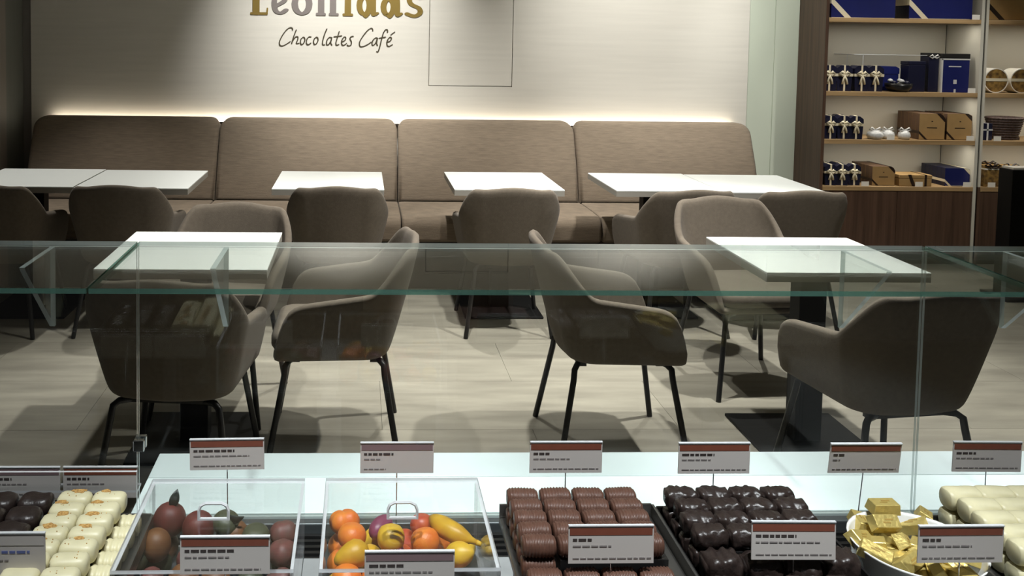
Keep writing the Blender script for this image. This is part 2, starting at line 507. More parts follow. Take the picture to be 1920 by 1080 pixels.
script = thing('wall_script', (at(630, 90, YW).x, YW, at(630, 90, YW).z), 'dark handwritten lettering below the gilt name on the wall', 'sign')
SCR = [
    [[(548, 285), (545, 268), (525, 262), (490, 285), (450, 340), (425, 395), (428, 428), (455, 435), (495, 415), (525, 395)]],
    [[(583, 285), (560, 345), (540, 412)], [(543, 398), (575, 352), (597, 350), (597, 375), (585, 412), (608, 410)]],
    [[(650, 352), (630, 368), (622, 400), (632, 422), (652, 410), (665, 380), (658, 356), (645, 354)]],
    [[(722, 350), (703, 350), (682, 378), (680, 410), (695, 424), (720, 410)]],
    [[(775, 352), (755, 368), (747, 400), (757, 422), (777, 410), (790, 380), (783, 356), (770, 354)]],
    [[(872, 275), (850, 330), (834, 390), (834, 424), (852, 424)]],
    [[(918, 358), (895, 356), (873, 385), (870, 420), (885, 424), (905, 400), (920, 358), (910, 405), (920, 428)]],
    [[(990, 300), (970, 365), (958, 410), (965, 428), (985, 422)], [(942, 348), (1012, 340)]],
    [[(1012, 398), (1045, 382), (1052, 358), (1035, 352), (1014, 385), (1014, 420), (1032, 430), (1058, 412)]],
    [[(1122, 345), (1102, 348), (1092, 370), (1105, 395), (1102, 425), (1080, 436), (1066, 428)]],
    [[(1308, 292), (1304, 274), (1285, 270), (1248, 300), (1205, 358), (1182, 405), (1188, 440), (1220, 440), (1262, 420), (1290, 400)]],
    [[(1352, 362), (1332, 360), (1308, 385), (1300, 420), (1312, 430), (1335, 408), (1352, 362), (1344, 412), (1352, 430)]],
    [[(1447, 305), (1446, 285), (1430, 282), (1410, 310), (1392, 370), (1375, 440), (1358, 490), (1345, 488)], [(1368, 362), (1428, 352)]],
    [[(1440, 402), (1472, 388), (1484, 362), (1468, 354), (1446, 385), (1442, 425), (1460, 440), (1492, 424)], [(1480, 330), (1514, 304)]],
]
for ch in SCR:
    mb = MB()
    for st in ch:
        q = [(440+a/5.053, b/5.053) for a, b in st]
        pts = []
        for a, b in curve(q, 5):
            v = at(a, b, YW)
            pts.append(((v.x-script.location.x)/PXM, (v.z-script.location.z)/PXM))
        nib_stroke(mb, pts, 2.9, 1.7, (0, 0), PXM, -.0004, -.003, .7)
    mb.build('letter', MT['script'], script)

# ================================================================== BANQUETTE
bx = [-2.23, -.969, .255, 1.487, 2.74]
bq_lab = ['leftmost taupe upholstered banquette section against the back wall',
          'banquette section behind the single table nearest the left pair',
          'banquette section behind the single table right of centre',
          'rightmost taupe upholstered banquette section beside the pale green wall']
def slab(x0, x1, prof, rad, ndiv=4):
    """a cushion: a side profile (y,z) swept along x with the ends rounded off"""
    rows = []
    c = (sum(p[0] for p in prof)/len(prof), sum(p[1] for p in prof)/len(prof))
    xs = []
    for k in range(ndiv+1):
        a = PI/2*k/ndiv
        xs.append((x0+rad*(1-math.sin(a)), rad*(1-math.cos(a))))
    xs = xs[::1]
    xs = [(x0+rad*(1-math.cos(PI/2*k/ndiv)), rad*(1-math.sin(PI/2*k/ndiv))) for k in range(ndiv+1)]
    full = xs + [(x1+x0-a, b) for a, b in reversed(xs)]
    for x, ins in full:
        r = []
        for i, (y, z) in enumerate(prof):
            d = Vector((c[0]-y, c[1]-z))
            if d.length > 0:
                d = d.normalized()*min(ins, d.length*.9)
            r.append((x, y+d.x, z+d.y))
        rows.append(r)
    n = len(prof)
    v = [p for r in rows for p in r]
    f = [(i*n+j, i*n+(j+1) % n, (i+1)*n+(j+1) % n, (i+1)*n+j) for i in range(len(rows)-1) for j in range(n)]
    f.append(tuple(range(n))); f.append(tuple(reversed(range(len(v)-n, len(v)))))
    return MB().add(v, f)
def backslab(x0, x1):
    """leaning backrest with rounded top corners: front-view outline lofted through its thickness"""
    rc = .075
    W = x1-x0
    out = []
    out += [(0, 0), (W, 0)]
    zt = .535
    out += [(W, zt*.5)]
    out += [(W-rc+rc*math.cos(R(a)), zt-rc+rc*math.sin(R(a))) for a in range(0, 91, 15)]
    out += [(rc+rc*math.cos(R(a)), zt-rc+rc*math.sin(R(a))) for a in range(90, 181, 15)]
    out += [(0, zt*.5)]
    cx, cz = W/2, zt/2
    def ring(y, ins):
        r = []
        for a, b in out:
            aa = a + (ins if a < cx else -ins)
            bb = b + (ins if b < cz else -ins)
            if abs(a-cx) < 1e-6: aa = a
            r.append((x0+aa, y, bb))
        return r
    th = .15
    rings = [ring(y, i) for y, i in ((.035, .03), (.012, .02), (.004, .010), (0, .028), (-.0, .028))]
    seq = [ring(.0, .03), ring(.006, .012), ring(.022, .0), ring(th-.02, .0), ring(th-.005, .012), ring(th, .03)]
    n = len(out)
    def lean(p):
        x, y, z = p
        t = z/.535
        return (x, 5.915 + y*(1-.28*t) + .235*t**1.15, .445+z)
    v = [lean(p) for r in seq for p in r]
    f = [(i*n+j, i*n+(j+1) % n, (i+1)*n+(j+1) % n, (i+1)*n+j) for i in range(len(seq)-1) for j in range(n)]
    f.append(tuple(range(n))); f.append(tuple(reversed(range(len(v)-n, len(v)))))
    return MB().add(v, f)
for i in range(4):
    x0, x1 = bx[i]+.003, bx[i+1]-.003
    b = thing('banquette', ((x0+x1)/2, 5.7, 0), bq_lab[i], 'banquette', 'banquette sections along the back wall')
    off = Matrix.Translation(-b.location)
    seat = [(5.335, .33)]
    seat += [(5.40-.065*math.cos(R(a)), .40+.065*math.sin(R(a))) for a in range(0, 91, 18)]
    seat += [(5.65, .463), (5.905, .455), (5.905, .31), (5.36, .31)]
    s = slab(x0, x1, seat, .02)
    s.xf(off); o = s.build('seat_cushion', MT['banq'], b); smooth_by_angle(o.data, 50)
    k = backslab(x0, x1); k.xf(off); o = k.build('backrest', MT['banq'], b); smooth_by_angle(o.data, 60)
    MB().box(x0, x1, 5.43, 6.05, .0, .308).xf(off).build('plinth', MT['plinth'], b)
    MB().box(x0+.02, x1-.02, 6.10, 6.20, .305, .72).xf(off).build('back_panel', MT['plinth'], b)
ls = MB().box(-2.18, 2.70, 6.352, 6.366, .935, .947).build('led_strip', MT['led'])
tag(ls, 'thin warm light strip glowing along the wall behind the banquette tops', 'light strip')
MB().box(-2.2, 2.72, 6.335, 6.4, .92, .935).build('rail', MT['plinth'], ls)

# ================================================================== TABLES
def table(cx, cy, w, d, label, group, proto=None):
    t = thing('cafe_table', (cx, cy, 0), label, 'table', group)
    MB().box(-w/2, w/2, -d/2, d/2, .733, .74).build('tabletop', MT['top'], t, bevel=.001, seg=1)
    MB().box(-w/2+.0005, w/2-.0005, -d/2+.0005, d/2-.0005, .705, .7328).build('edge_band', MT['topedge'], t)
    MB().box(-.053, .053, -.04, .04, .012, .704).build('pedestal', MT['base'], t, bevel=.003, seg=1)
    MB().box(-.22, .22, -.22, .22, 0, .012).build('base_plate', MT['base'], t, bevel=.002, seg=1)
    MB().box(-.15, .15, -.15, .15, .696, .7045).build('mounting_plate', MT['base'], t)
    return t
GT = 'white square cafe tables'
table(-1.817, 5.04, .598, .62, 'left half of the white table pair by the left wall', GT)
table(-1.209, 5.02, .598, .62, 'right half of the white table pair by the left wall', GT)
table(-.17, 5.03, .60, .62, 'single white table at the banquette below the wall lettering', GT)
table(.81, 5.06, .60, .62, 'single white table at the banquette below the wall access panel', GT)
table(1.685, 5.065, .581, .62, 'left half of the white table pair near the gift shelves', GT)
table(2.27, 5.035, .581, .62, 'right half of the white table pair near the gift shelves', GT)
table(-.62, 3.375, .60, .59, 'white table in the front row on the left, seen through the glass', GT)
table(1.75, 3.355, .60, .56, 'white table in the front row on the right, seen through the glass', GT)

# ================================================================== CHAIRS
def chair_shell():
    ZB, ZT, ZA = .37, .80, .63
    NA, NC, NB = 9, 11, 5
    def half_path():
        """plan stations from the arm's front end to the middle of the back: (kind, t)"""
        st = [('a', k/NA) for k in range(NA)]
        st += [('c', k/NC) for k in range(NC)]
        st += [('b', k/NB) for k in range(NB+1)]
        return st
    def rim(kind, t):
        if kind == 'a':
            # front end rounds down, then nearly level
            if t < .34:
                q = 1-t/.34
                return .405 + (.597-.405)*math.sqrt(max(0, 1-q*q))
            return .597 + (ZA-.597)*((t-.34)/.66)
        if kind == 'c':
            q = min(1, max(0, t/.66))
            q = .5*math.sin(PI/2*q)+.5*q*q*(3-2*q)
            return ZA + (.787-ZA)*q
        return .787+.013*math.sin(PI/2*t)
    def point(kind, t, z):
        h = (z-ZB)/(ZT-ZB)
        W = .205+.066*min(1, h/.66)**.85 - .006*max(0, h-.66)/.34
        yb = -.195 - .115*h**.9 if h > 0 else -.195
        Rc = .095+.038*min(1, h/.6)
        yf = .222
        if kind == 'a':
            y = yf + (yb+Rc-yf)*t
            x = W + .016*(1-t)
        elif kind == 'c':
            a = PI/2*t
            x = W-Rc+Rc*math.cos(a); y = yb+Rc-Rc*math.sin(a)
        else:
            x = (W-Rc)*(1-t); y = yb - .012*math.sin(PI/2*t)
        return x, y
    st = half_path()
    full = [(k, t, 1) for k, t in st] + [(k, t, -1) for k, t in reversed(st[:-1])]
    rows = []
    # rounded underside: two inner rings, then rings rising to the rim
    for sc, z in ((.91, ZB), (.975, ZB+.006)):
        r = []
        for k, t, s in full:
            x, y = point(k, t, ZB)
            r.append((s*x*sc, y*sc if y < 0 else y, z))
        rows.append(r)
    NV = 9
    for i in range(NV+1):
        v = (i/NV)
        r = []
        for k, t, s in full:
            zr = rim(k, t)
            z0 = ZB+.018
            z = z0+(zr-z0)*v
            x, y = point(k, t, z)
            r.append((s*x, y, z))
        rows.append(r)
    v, f = smoothgrid(rows)
    mb = MB().add(v, f)
    # underside pan
    n = len(full)
    hn = n//2
    pan = []
    for j in range(hn):
        pan.append((j, j+1, n-2-j, n-1-j)) if j+1 < n-2-j else pan.append((j, j+1, n-1-j))
    mb.add([rows[0][j] for j in range(n)], pan)
    me = mb.mesh('shell', MT['chair'], weld=True)
    return evaluated(me, [('SOLIDIFY', dict(thickness=.033, offset=-1.0)), ('SUBSURF', dict(levels=1, render_levels=1))])
def make_chair(label):
    t = thing('tub_chair', (0, 0, 0), label, 'chair')
    sh = ob('shell', chair_shell(), t)
    # inside the shell: thick seat pad with a crowned top
    rows = []
    for z, ins in ((.402, .02), (.405, .008), (.42, 0), (.45, 0), (.466, .012), (.472, .035)):
        r = []
        W, y0, y1, rc = .205-ins, -.185+ins, .235-ins, .06
        for cx, cy, a0 in ((W-rc, y1-rc, 0), (-W+rc, y1-rc, 90), (-W+rc, y0+rc, 180), (W-rc, y0+rc, 270)):
            for k in range(5):
                a = R(a0+90*k/4)
                r.append((cx+rc*math.cos(a), cy+rc*math.sin(a), z))
        rows.append(r)
    n = 20
    v = [p for r in rows for p in r]
    f = [(i*n+j, i*n+(j+1) % n, (i+1)*n+(j+1) % n, (i+1)*n+j) for i in range(len(rows)-1) for j in range(n)]
    f += [tuple(reversed(range(n))), tuple(range(len(v)-n, len(v)))]
    MB().add(v, f).build('seat_cushion', MT['chair'], t, smooth=True)
    fr = MB().box(-.15, .15, -.16, -.13, .352, .369).box(-.15, .15, .13, .16, .352, .369).box(-.015, .015, -.13, .13, .352, .369)
    fr.build('frame', MT['leg'], t)
    for sx in (1, -1):
        for sy in (1, -1):
            p = [(sx*.11, sy*.145, .36), (sx*.158, sy*.168, .3595), (sx*.174, sy*.180, .348), (sx*.18, sy*.184, .31), (sx*.225, sy*.238, .006), (sx*.2255, sy*.2385, .0)]
            MB().tube(p, .0115, 8).build('leg', MT['leg'], t, smooth=True)
    return t
c0 = make_chair('taupe tub chair at the right front table, turned side on and facing right')
ck = kids_of(c0)
GC = 'taupe tub chairs round the tables'
c0['group'] = GC
c0.location = (.975, 3.35, 0); c0.rotation_euler = (0, 0, R(-90))
for (x, y, deg, lab) in (
    (-.085, 3.39, 90, 'taupe tub chair at the left front table, turned side on and facing left'),
    (-.58, 3.72, 172, 'taupe tub chair on the far side of the left front table, facing the camera'),
    (1.77, 3.97, 184, 'taupe tub chair on the far side of the right front table, facing the camera'),
    (1.772, 2.915, 7, 'nearest tub chair on the right, its back close behind the glass bracket'),
    (-.605, 3.03, -5, 'nearest tub chair on the left, back to the camera behind the glass joint'),
    (-1.864, 4.74, -2, 'tub chair cut by the left picture edge at the left table pair'),
    (-1.22, 4.745, -1, 'tub chair at the right half of the left table pair'),
    (-.115, 4.76, 0, 'tub chair pushed up to the single table below the wall lettering'),
    (.782, 4.755, 0, 'tub chair pushed up to the single table below the access panel'),
    (1.69, 4.74, 6, 'tub chair at the left half of the right table pair'),
    (2.30, 4.75, 0, 'tub chair at the right half of the right table pair'),
):
    copy_tree(c0, ck, (x, y, 0), R(deg), lab, GC)

def atz(px, py, z):
    d = fw + r2*((px-CX)/F) + d2*((py-CY)/F)
    return d*((z-EYE)/d.z) + Vector((0, 0, EYE))

# ================================================================== GIFT SHELVES
SY0, SY1 = 6.05, 6.425
SH = [1.732, 1.221, .886, .559]
UNITS = ((3.201, 4.322, 'left bay of the gift shelving, walnut side panel beside the pale green wall'),
         (4.336, 5.46, 'right bay of the gift shelving, cut off by the right picture edge'))
for ui, (x0, x1, lab) in enumerate(UNITS):
    u = thing('display_shelf', ((x0+x1)/2, 6.24, 0), lab, 'shelf')
    off = Matrix.Translation(-u.location)
    def P(n, m, mb, **k):
        return mb.xf(off).build(n, MT[m], u, **k)
    if ui == 0:
        P('side_panel', 'walnut', MB().box(x0, x0+.022, SY0, SY1, 0, 2.4))
    else:
        P('side_panel', 'shelfwhite', MB().box(x0, x0+.018, SY0, SY1, .56, 2.4))
        P('side_panel', 'walnut', MB().box(x0, x0+.018, SY0, SY1, 0, .56))
    xi = x0+(.022 if ui == 0 else .018)
    P('side_panel', 'shelfwhite', MB().box(x1-.022, x1, SY0-.002, SY1, 0, 2.4))
    P('back_panel', 'shelfwhite', MB().box(xi, x1-.03, SY1-.018, SY1, .56, 2.4))
    P('corner_gap', 'gap', MB().box(x1-.03, x1-.022, SY1-.012, SY1, .56, 2.4))
    P('filler_strip', 'gap', MB().box(x1, x1+.0135, SY0+.01, SY1, 0, 2.4))
    for z in SH[:3] + [2.26]:
        P('shelf_board', 'oak', MB().box(xi, x1-.022, SY0, SY1-.018, z-.03, z), bevel=.001, seg=1)
    P('base_top', 'oak', MB().box(xi, x1-.022, SY0-.003, SY1-.018, .529, .559), bevel=.001, seg=1)
    P('base_carcass', 'walnut', MB().box(xi, x1-.022, SY0+.022, SY1-.018, .08, .529))
    n = 2
    for k in range(n):
        a = xi+(x1-.022-xi)*k/n; b = xi+(x1-.022-xi)*(k+1)/n
        P('cabinet_door', 'walnut', MB().box(a+.0012, b-.0012, SY0+.002, SY0+.021, .083, .527))
    P('plinth', 'gap', MB().box(xi, x1-.022, SY0+.05, SY1-.02, 0, .08))
    for z in SH[:3] + [2.26]:
        l = bpy.data.lights.new('shelf_led', 'AREA'); l.shape = 'RECTANGLE'; l.size = .95; l.size_y = .015; l.energy = 1.5; l.color = (1, .94, .82)
        o = bpy.data.objects.new('shelf_led', l); COL.objects.link(o)
        o.location = ((x0+x1)/2, SY0+.06, z-.034)
        P('light_strip', 'trimlight', MB().box(x0+.08, x1-.08, SY0+.05, SY0+.07, z-.033, z-.0302))

# ---- goods: builders return the thing with its parts; px are read at the shelf front
GY = 6.10
def X(px, py=200, y=GY):
    return at(px, py, y).x
def ballotin(x, y, z, w, h, d, lab, group, first=[]):
    t = thing('ribboned_box', (x, y, z), lab, 'gift box', group)
    t.rotation_euler = (0, 0, random.uniform(-.28, .12))
    b, c = w/2, d/2
    poly = [(-b*.86, 0), (b*.86, 0), (b, h*.7), (-b, h*.7)]
    MB().prism(poly, -c*.9, c*.9, 'y').build('body', MT['darknavy'], t)
    lid = [(-b*1.02, h*.7), (b*1.02, h*.7), (b*.98, h*.86), (b*.5, h*.97), (-b*.5, h*.97), (-b*.98, h*.86)]
    MB().prism(lid, -c*.96, c*.96, 'y').build('lid', MT['darknavy'], t)
    rb = MB().box(-.006, .006, -c*.97-.001, c*.97+.001, .001, h*.985)
    rb.box(-b*1.03, b*1.03, -c*.97-.0015, c*.97+.0015, h*.56, h*.66)
    rb.build('ribbon', MT['ribbon'], t)
    bw = MB()
    for s in (1, -1):
        bw.tube([(0, -c, h*.62), (s*b*.35, -c-.012, h*.74), (s*b*.62, -c-.008, h*.68), (s*b*.3, -c-.01, h*.58), (0, -c, h*.62)], .0085, 6)
        bw.tube([(0, -c-.004, h*.62), (s*b*.22, -c-.008, h*.42), (s*b*.34, -c-.006, h*.26)], .0065, 5)
    bw.build('bow', MT['ribbon'], t, smooth=True)
    return t
def standing_box(x, y, z, w, h, d, body, rib, lab, group, print_=True, diag=(1, 1)):
    t = thing('gift_box', (x, y, z), lab, 'gift box', group)
    cr = min(w, h)*.2
    poly = [(-w/2, 0), (w/2, 0), (w/2, h-cr), (w/2-cr*.35, h-cr*.3), (w/2-cr, h), (-w/2, h)]
    MB().prism(poly, -d/2, d/2, 'y', 0, 1).build('body', [MT[body], MT['kraftside'] if body == 'kraft' else MT['darknavy']], t)
    r = MB(); r2_ = MB()
    rw = w*.10
    e = .0012
    if diag[0]:   # across the top right corner
        r.prism([(w/2-cr-rw*1.4, h+e), (w/2+e, h-cr-rw*1.4), (w/2+e, h-cr-rw*.1), (w/2-cr*.4, h-cr*.35), (w/2-cr-rw*.1, h+e)], -d/2-e, d/2+e, 'y')
    if diag[1]:   # across the bottom left corner
        r2_.prism([(-w/2-e, cr*1.2), (cr*1.2-w/2, -0.0), (cr*1.2-w/2+rw, 0), (-w/2-e, cr*1.2+rw)], -d/2-e, d/2+e, 'y')
    for q in (r, r2_):
        if q.v: q.build('ribbon', MT[rib], t)
    MB().box(-w/2+.004, w/2-.004, -d/2-.0006, -d/2, h*.0+.002, .004).build('bottom_edge', MT[rib], t)
    if print_:
        MB().box(-w*.2, w*.2, -d/2-.0008, -d/2, h*.44, h*.47).box(-w*.03, w*.03, -d/2-.0008, -d/2, h*.68, h*.72).build('print', MT['brown'] if body == 'kraft' else MT['silver'], t)
    return t
def tagcard(px, py, z, lab):
    p = at(px, py, 6.056)
    t = thing('price_tag', (p.x, 6.056, z), lab, 'price tag', 'white price tags on the gift shelves')
    MB().box(-.027, .027, -.0015, 0, .0, .034).build('card', MT['tag'], t, rot=None) if False else MB().box(-.027, .027, -.0015, 0, .0, .034).build('card', MT['tag'], t)
    MB().box(-.02, .02, 0, .02, 0, .002).build('foot', MT['tag'], t)
    return t

# top shelf
z = SH[0]
xa, xb = X(1560, 20), X(1680, 20)
t = standing_box((xa+xb)/2, 6.19, z, xb-xa, .42, .16, 'navy', 'ribbon', 'large navy gift box with cream ribbon, left on the top shelf', None, True, (0, 1))
xa, xb = X(1703, 20), X(1821, 20)
standing_box((xa+xb)/2, 6.17, z, xb-xa, .40, .16, 'navy', 'ribbon', 'large navy gift box with cream ribbon, right on the top shelf', None, True, (0, 1))
xa, xb = X(1852, 20), X(1958, 20)
standing_box((xa+xb)/2, 6.19, z, xb-xa, .40, .16, 'kraft', 'brown', 'large kraft gift box with dark ribbon on the top right shelf', None, True, (0, 1))
tagcard(1830, 30, z, 'white price tag beside the large navy boxes on the top shelf')

# second shelf
z = SH[1]
BAL = 'navy ribboned boxes on the gift shelves'
for k, px in enumerate((1557, 1586, 1616, 1645)):
    ballotin(X(px, 160), 6.15, z, .104, .185, .10, 'navy ribboned box on the second shelf, %s from the walnut side panel' % ORD[k], BAL)
xa, xb = X(1648, 150), X(1700, 150)
t = thing('blue_box', ((xa+xb)/2, 6.28, z), 'blue lidded box behind the clear stand on the second shelf', 'gift box')
MB().box(-.115, .115, -.06, .06, 0, .12).build('body', MT['navy'], t, bevel=.004)
MB().prism([(-.118, .1205), (.118, .1205), (.118, .16), (.09, .175), (-.118, .175)], -.063, .063, 'y').build('lid', MT['navy'], t)
t = thing('chocolate_dish', (X(1687, 160), 6.115, z), 'low dark dish with silver wrapped chocolates on the second shelf', 'dish')
MB().lathe([(.0, .0), (.055, .0), (.085, .03), (.09, .06), (.084, .058), (.078, .03), (.05, .008), (0, .008)], 20).build('dish', MT['tray'], t, smooth=True)
for k in range(7):
    a = k*.9
    ob('wrapped_chocolate', MB().lathe([(0, 0), (.015, .004), (.02, .014), (.012, .024), (0, .027)], 8).mesh('wrapped_chocolate', MT['cello'] if k % 2 else MT['darknavy'], smooth=True), t, (.052*math.cos(a), .052*math.sin(a), .052+.012*(k % 2)))
xa, xb = X(1703, 150), X(1738, 150)
t = thing('dark_box', ((xa+xb)/2, 6.16, z), 'plain dark blue upright box right of the chocolate dish', 'gift box')
MB().box(-.06, .06, -.05, .05, 0, .19).build('body', MT['darknavy'], t, bevel=.003)
MB().box(-.061, .061, -.051, .051, .191, .215).build('lid', MT['darknavy'], t, bevel=.003)
xa, xb = X(1765, 150), X(1817, 150)
t = thing('tall_box', ((xa+xb)/2-.005, 6.14, z), 'tall navy box with pale ribbon at the right end of the second shelf', 'gift box')
MB().box(-.10, .10, -.045, .045, 0, .236).build('body', MT['navy'], t, bevel=.002)
MB().box(-.102, .102, -.047, .047, .2365, .272).build('lid', MT['gap'], t, bevel=.002)
MB().box(-.1035, .1035, -.0485, .0485, .228, .238).box(-.103, -.092, -.0485, .0485, 0, .236).build('ribbon', MT['silver'], t)
MB().box(-.05, .04, -.0463, -.0455, .178, .186).box(-.012, .012, -.0463, -.0455, .06, .09).box(-.007, .007, -.0463, -.0455, .0, .024).build('print', MT['silver'], t)
xa, xb = X(1750, 150), X(1763, 150)
t = thing('slim_box', (X(1753, 150), 6.17, z), 'slim navy box with a bow beside the tall navy box', 'gift box')
MB().box(-.036, .036, -.05, .05, 0, .25).build('body', MT['darknavy'], t, bevel=.002)
MB().box(-.037, .037, -.051, .051, .2505, .275).build('lid', MT['gap'], t, bevel=.002)
bw = MB()
for s in (1, -1):
    bw.tube([(0, -.051, .245), (s*.02, -.06, .262), (s*.035, -.056, .25), (s*.016, -.058, .238), (0, -.051, .245)], .005, 6)
bw.build('bow', MT['silver'], t, smooth=True)
tagcard(1822, 165, z, 'white price tag at the right end of the second shelf')
xa, xb = X(1592, 102, 6.2), X(1742, 102, 6.2)
zt = at(1660, 102, 6.2).z
t = thing('acrylic_stand', ((xa+xb)/2, 6.2, z), 'clear acrylic stand over the goods on the second shelf', 'stand')
hw = (xb-xa)/2
MB().sheet(-hw, hw, -.06, .20, zt-z-.004, zt-z, 'z').build('top_sheet', [ACRYL, ACEDGE], t)
MB().sheet(-hw+.09, -hw+.094, -.02, .19, 0, zt-z-.005, 'x').build('side_sheet', [ACRYL, ACEDGE], t)
MB().sheet(hw-.03, hw-.026, -.06, -.02, 0, zt-z-.005, 'x').build('side_sheet', [ACRYL, ACEDGE], t)

# third shelf
z = SH[2]
for k, (px, y) in enumerate(((1556, 6.13), (1582, 6.13), (1605, 6.12), (1562, 6.24), (1590, 6.24))):
    ballotin(X(px, 250), y, z, .092, .165, .085, 'navy ribboned box on the third shelf, %s row, %s from the walnut panel' % ('front' if k < 3 else 'back', ORD[k % 3]), BAL)
for k, px in enumerate((1642, 1668, 1697)):
    t = thing('wrapped_sweet', (X(px, 250), 6.11 + .02*(k == 1), z), 'pearly wrapped parcel with a pale bow on the third shelf, %s from the left' % ORD[k], 'parcel', 'pearly wrapped parcels on the third shelf')
    w_ = (.055, .05, .042)[k]
    MB().lathe([(0, 0), (w_*.8, .002), (w_, .025), (w_*.86, .048), (w_*.35, .06), (0, .062)], 14).build('parcel', MT['cello'], t, smooth=True)
    bw = MB()
    for s in (1, -1):
        bw.tube([(0, 0, .062), (s*.03, -.01, .082), (s*.045, -.005, .068), (s*.02, -.01, .058), (0, 0, .062)], .006, 6)
    bw.build('bow', MT['silver'], t, smooth=True)
for side, px0, px1 in (('left', 1722, 1771), ('right', 1774, 1824)):
    xa, xb = X(px0, 240), X(px1, 240)
    for k in range(6):
        standing_box((xa+xb)/2, 6.115+.043*k, z, xb-xa-.004, .185, .041, 'kraft', 'brown', 'kraft gift box, %s from the front in the %s row on the third shelf' % (ORD[k], side), 'kraft gift boxes in rows', k == 0)
tagcard(1670, 256, z, 'white price tag before the pearly parcels on the third shelf')
tagcard(1819, 257, z, 'white price tag at the right end of the third shelf')

# bottom shelf
z = SH[3]
for k, (px, y) in enumerate(((1556, 6.12), (1579, 6.12), (1603, 6.13), (1560, 6.22), (1584, 6.22))):
    ballotin(X(px, 335), y, z, .085, .15, .08, 'navy ribboned box on the bottom shelf, %s row, %s from the walnut panel' % ('front' if k < 3 else 'back', ORD[k % 3]), BAL)
xa, xb = X(1634, 325), X(1676, 325)
for k in range(6):
    standing_box((xa+xb)/2, 6.11+.045*k, z, xb-xa, .135, .043, 'kraft', 'brown', 'kraft gift box on the bottom shelf, %s from the front of its row' % ORD[k], 'kraft gift boxes in rows', k == 0)
xa, xb = X(1682, 335), X(1742, 335)
t = thing('flat_box', ((xa+xb)/2, 6.15, z), 'low flat kraft box with dark ribbon in the middle of the bottom shelf', 'gift box')
w_ = (xb-xa)/2
MB().box(-w_, w_, -.08, .08, 0, .055).build('body', MT['kraft'], t, bevel=.003)
MB().box(-w_-.002, w_+.002, -.082, .082, .0555, .08).build('lid', MT['kraft'], t, bevel=.003)
MB().prism([(-w_*.5, .0822), (-w_*.3, .0822), (0, 0), (-w_*.2, 0)], -.0835, -.0825, 'y').box(w_*.55, w_*.68, -.0835, .0835, 0, .0815).build('ribbon', MT['brown'], t)
xa, xb = X(1770, 330), X(1817, 330)
for k in range(6):
    standing_box((xa+xb)/2, 6.11+.045*k, z, xb-xa, .128, .043, 'navy', 'ribbon', 'navy gift box, %s from the front of its row on the bottom shelf' % ORD[k], 'navy gift boxes in a row', False)
tagcard(1622, 342, z, 'white price tag before the kraft row on the bottom shelf')
tagcard(1723, 343, z, 'white price tag before the flat kraft box on the bottom shelf')
tagcard(1813, 344, z, 'white price tag at the right end of the bottom shelf')

# right bay
z = SH[1]
for k, px in enumerate((1869, 1918)):
    r = .087
    t = thing('round_box', (X(px, 150), 6.16, z+r), 'round drum box with gilt face and pale ribbon, %s on the right bay' % ('left one' if k == 0 else 'right one'), 'gift box', 'round drum boxes on the right bay')
    q = Matrix.Rotation(PI/2, 4, 'X')
    MB().lathe([(0, -.06), (r, -.06), (r, .055), (r-.006, .055), (r-.006, .05), (0, .05)], 32).xf(q).build('drum', MT['tag'], t)
    MB().lathe([(0, .0505), (r-.007, .0505), (r-.007, .054), (0, .054)], 32).xf(q).build('face', MT['goldprint'], t)
    MB().box(-r*.95, r*.95, -.0575, -.0552, -.004, .016).build('ribbon', MT['ribbon'], t)
z = SH[2]
t = thing('navy_box', (X(1850, 240), 6.13, z), 'small navy box with crossed pale ribbon beside the dark basket', 'gift box')
MB().box(-.035, .035, -.04, .04, 0, .12).build('body', MT['darknavy'], t, bevel=.002)
MB().box(-.006, .006, -.042, .042, 0, .122).box(-.037, .037, -.042, .042, .07, .08).build('ribbon', MT['silver'], t)
t = thing('wicker_basket', (X(1900, 240), 6.19, z), 'dark woven basket on the right bay, above the printed bags', 'basket')
bk = MB()
for k in range(9):
    zz = .008+k*.018
    hw_, hd = .085+.005*k, .06+.004*k
    pth = [(hw_*math.cos(2*PI*j/20), hd*math.sin(2*PI*j/20), zz) for j in range(21)]
    bk.tube(pth, .0095, 6)
bk.build('woven_side', MT['wicker'], t, smooth=True)
MB().box(-.08, .08, -.05, .05, .0, .02).build('bottom', MT['wicker'], t)
tagcard(1870, 256, z, 'white price tag before the dark basket on the right bay')
z = SH[3]
for k, (px, y) in enumerate(((1856, 6.12), (1892, 6.13), (1872, 6.25))):
    t = thing('printed_bag', (X(px, 330), y, z), 'gold and brown printed gift bag on the right bay, %s' % ('front left', 'front right', 'behind the other two')[k], 'gift bag', 'printed gift bags on the right bay')
    MB().prism([(-.058, 0), (.058, 0), (.054, .15), (-.054, .15)], -.04, .04, 'y').build('bag', MT['goldprint'], t)
    MB().box(-.055, .055, -.042, .042, .12, .13).build('band', MT['tag'], t)
    bw = MB()
    for s in (1, -1):
        bw.tube([(0, -.042, .14), (s*.03, -.05, .165), (s*.055, -.046, .155), (s*.02, -.05, .132), (0, -.042, .14)], .006, 6)
    bw.build('bow', MT['brown'], t, smooth=True)
tagcard(1859, 345, z, 'white price tag before the printed gift bags')
t = thing('display_stand', (4.06, 5.3, 0), 'black upright stand with a white card on top at the right picture edge', 'stand')
MB().box(-.09, .09, -.06, .06, .015, .80).build('column', MT['base'], t, bevel=.003)
MB().box(-.13, .13, -.12, .12, 0, .0145).build('base_plate', MT['base'], t)
MB().box(-.08, .08, -.05, .05, .801, .812).build('card', MT['tag'], t)

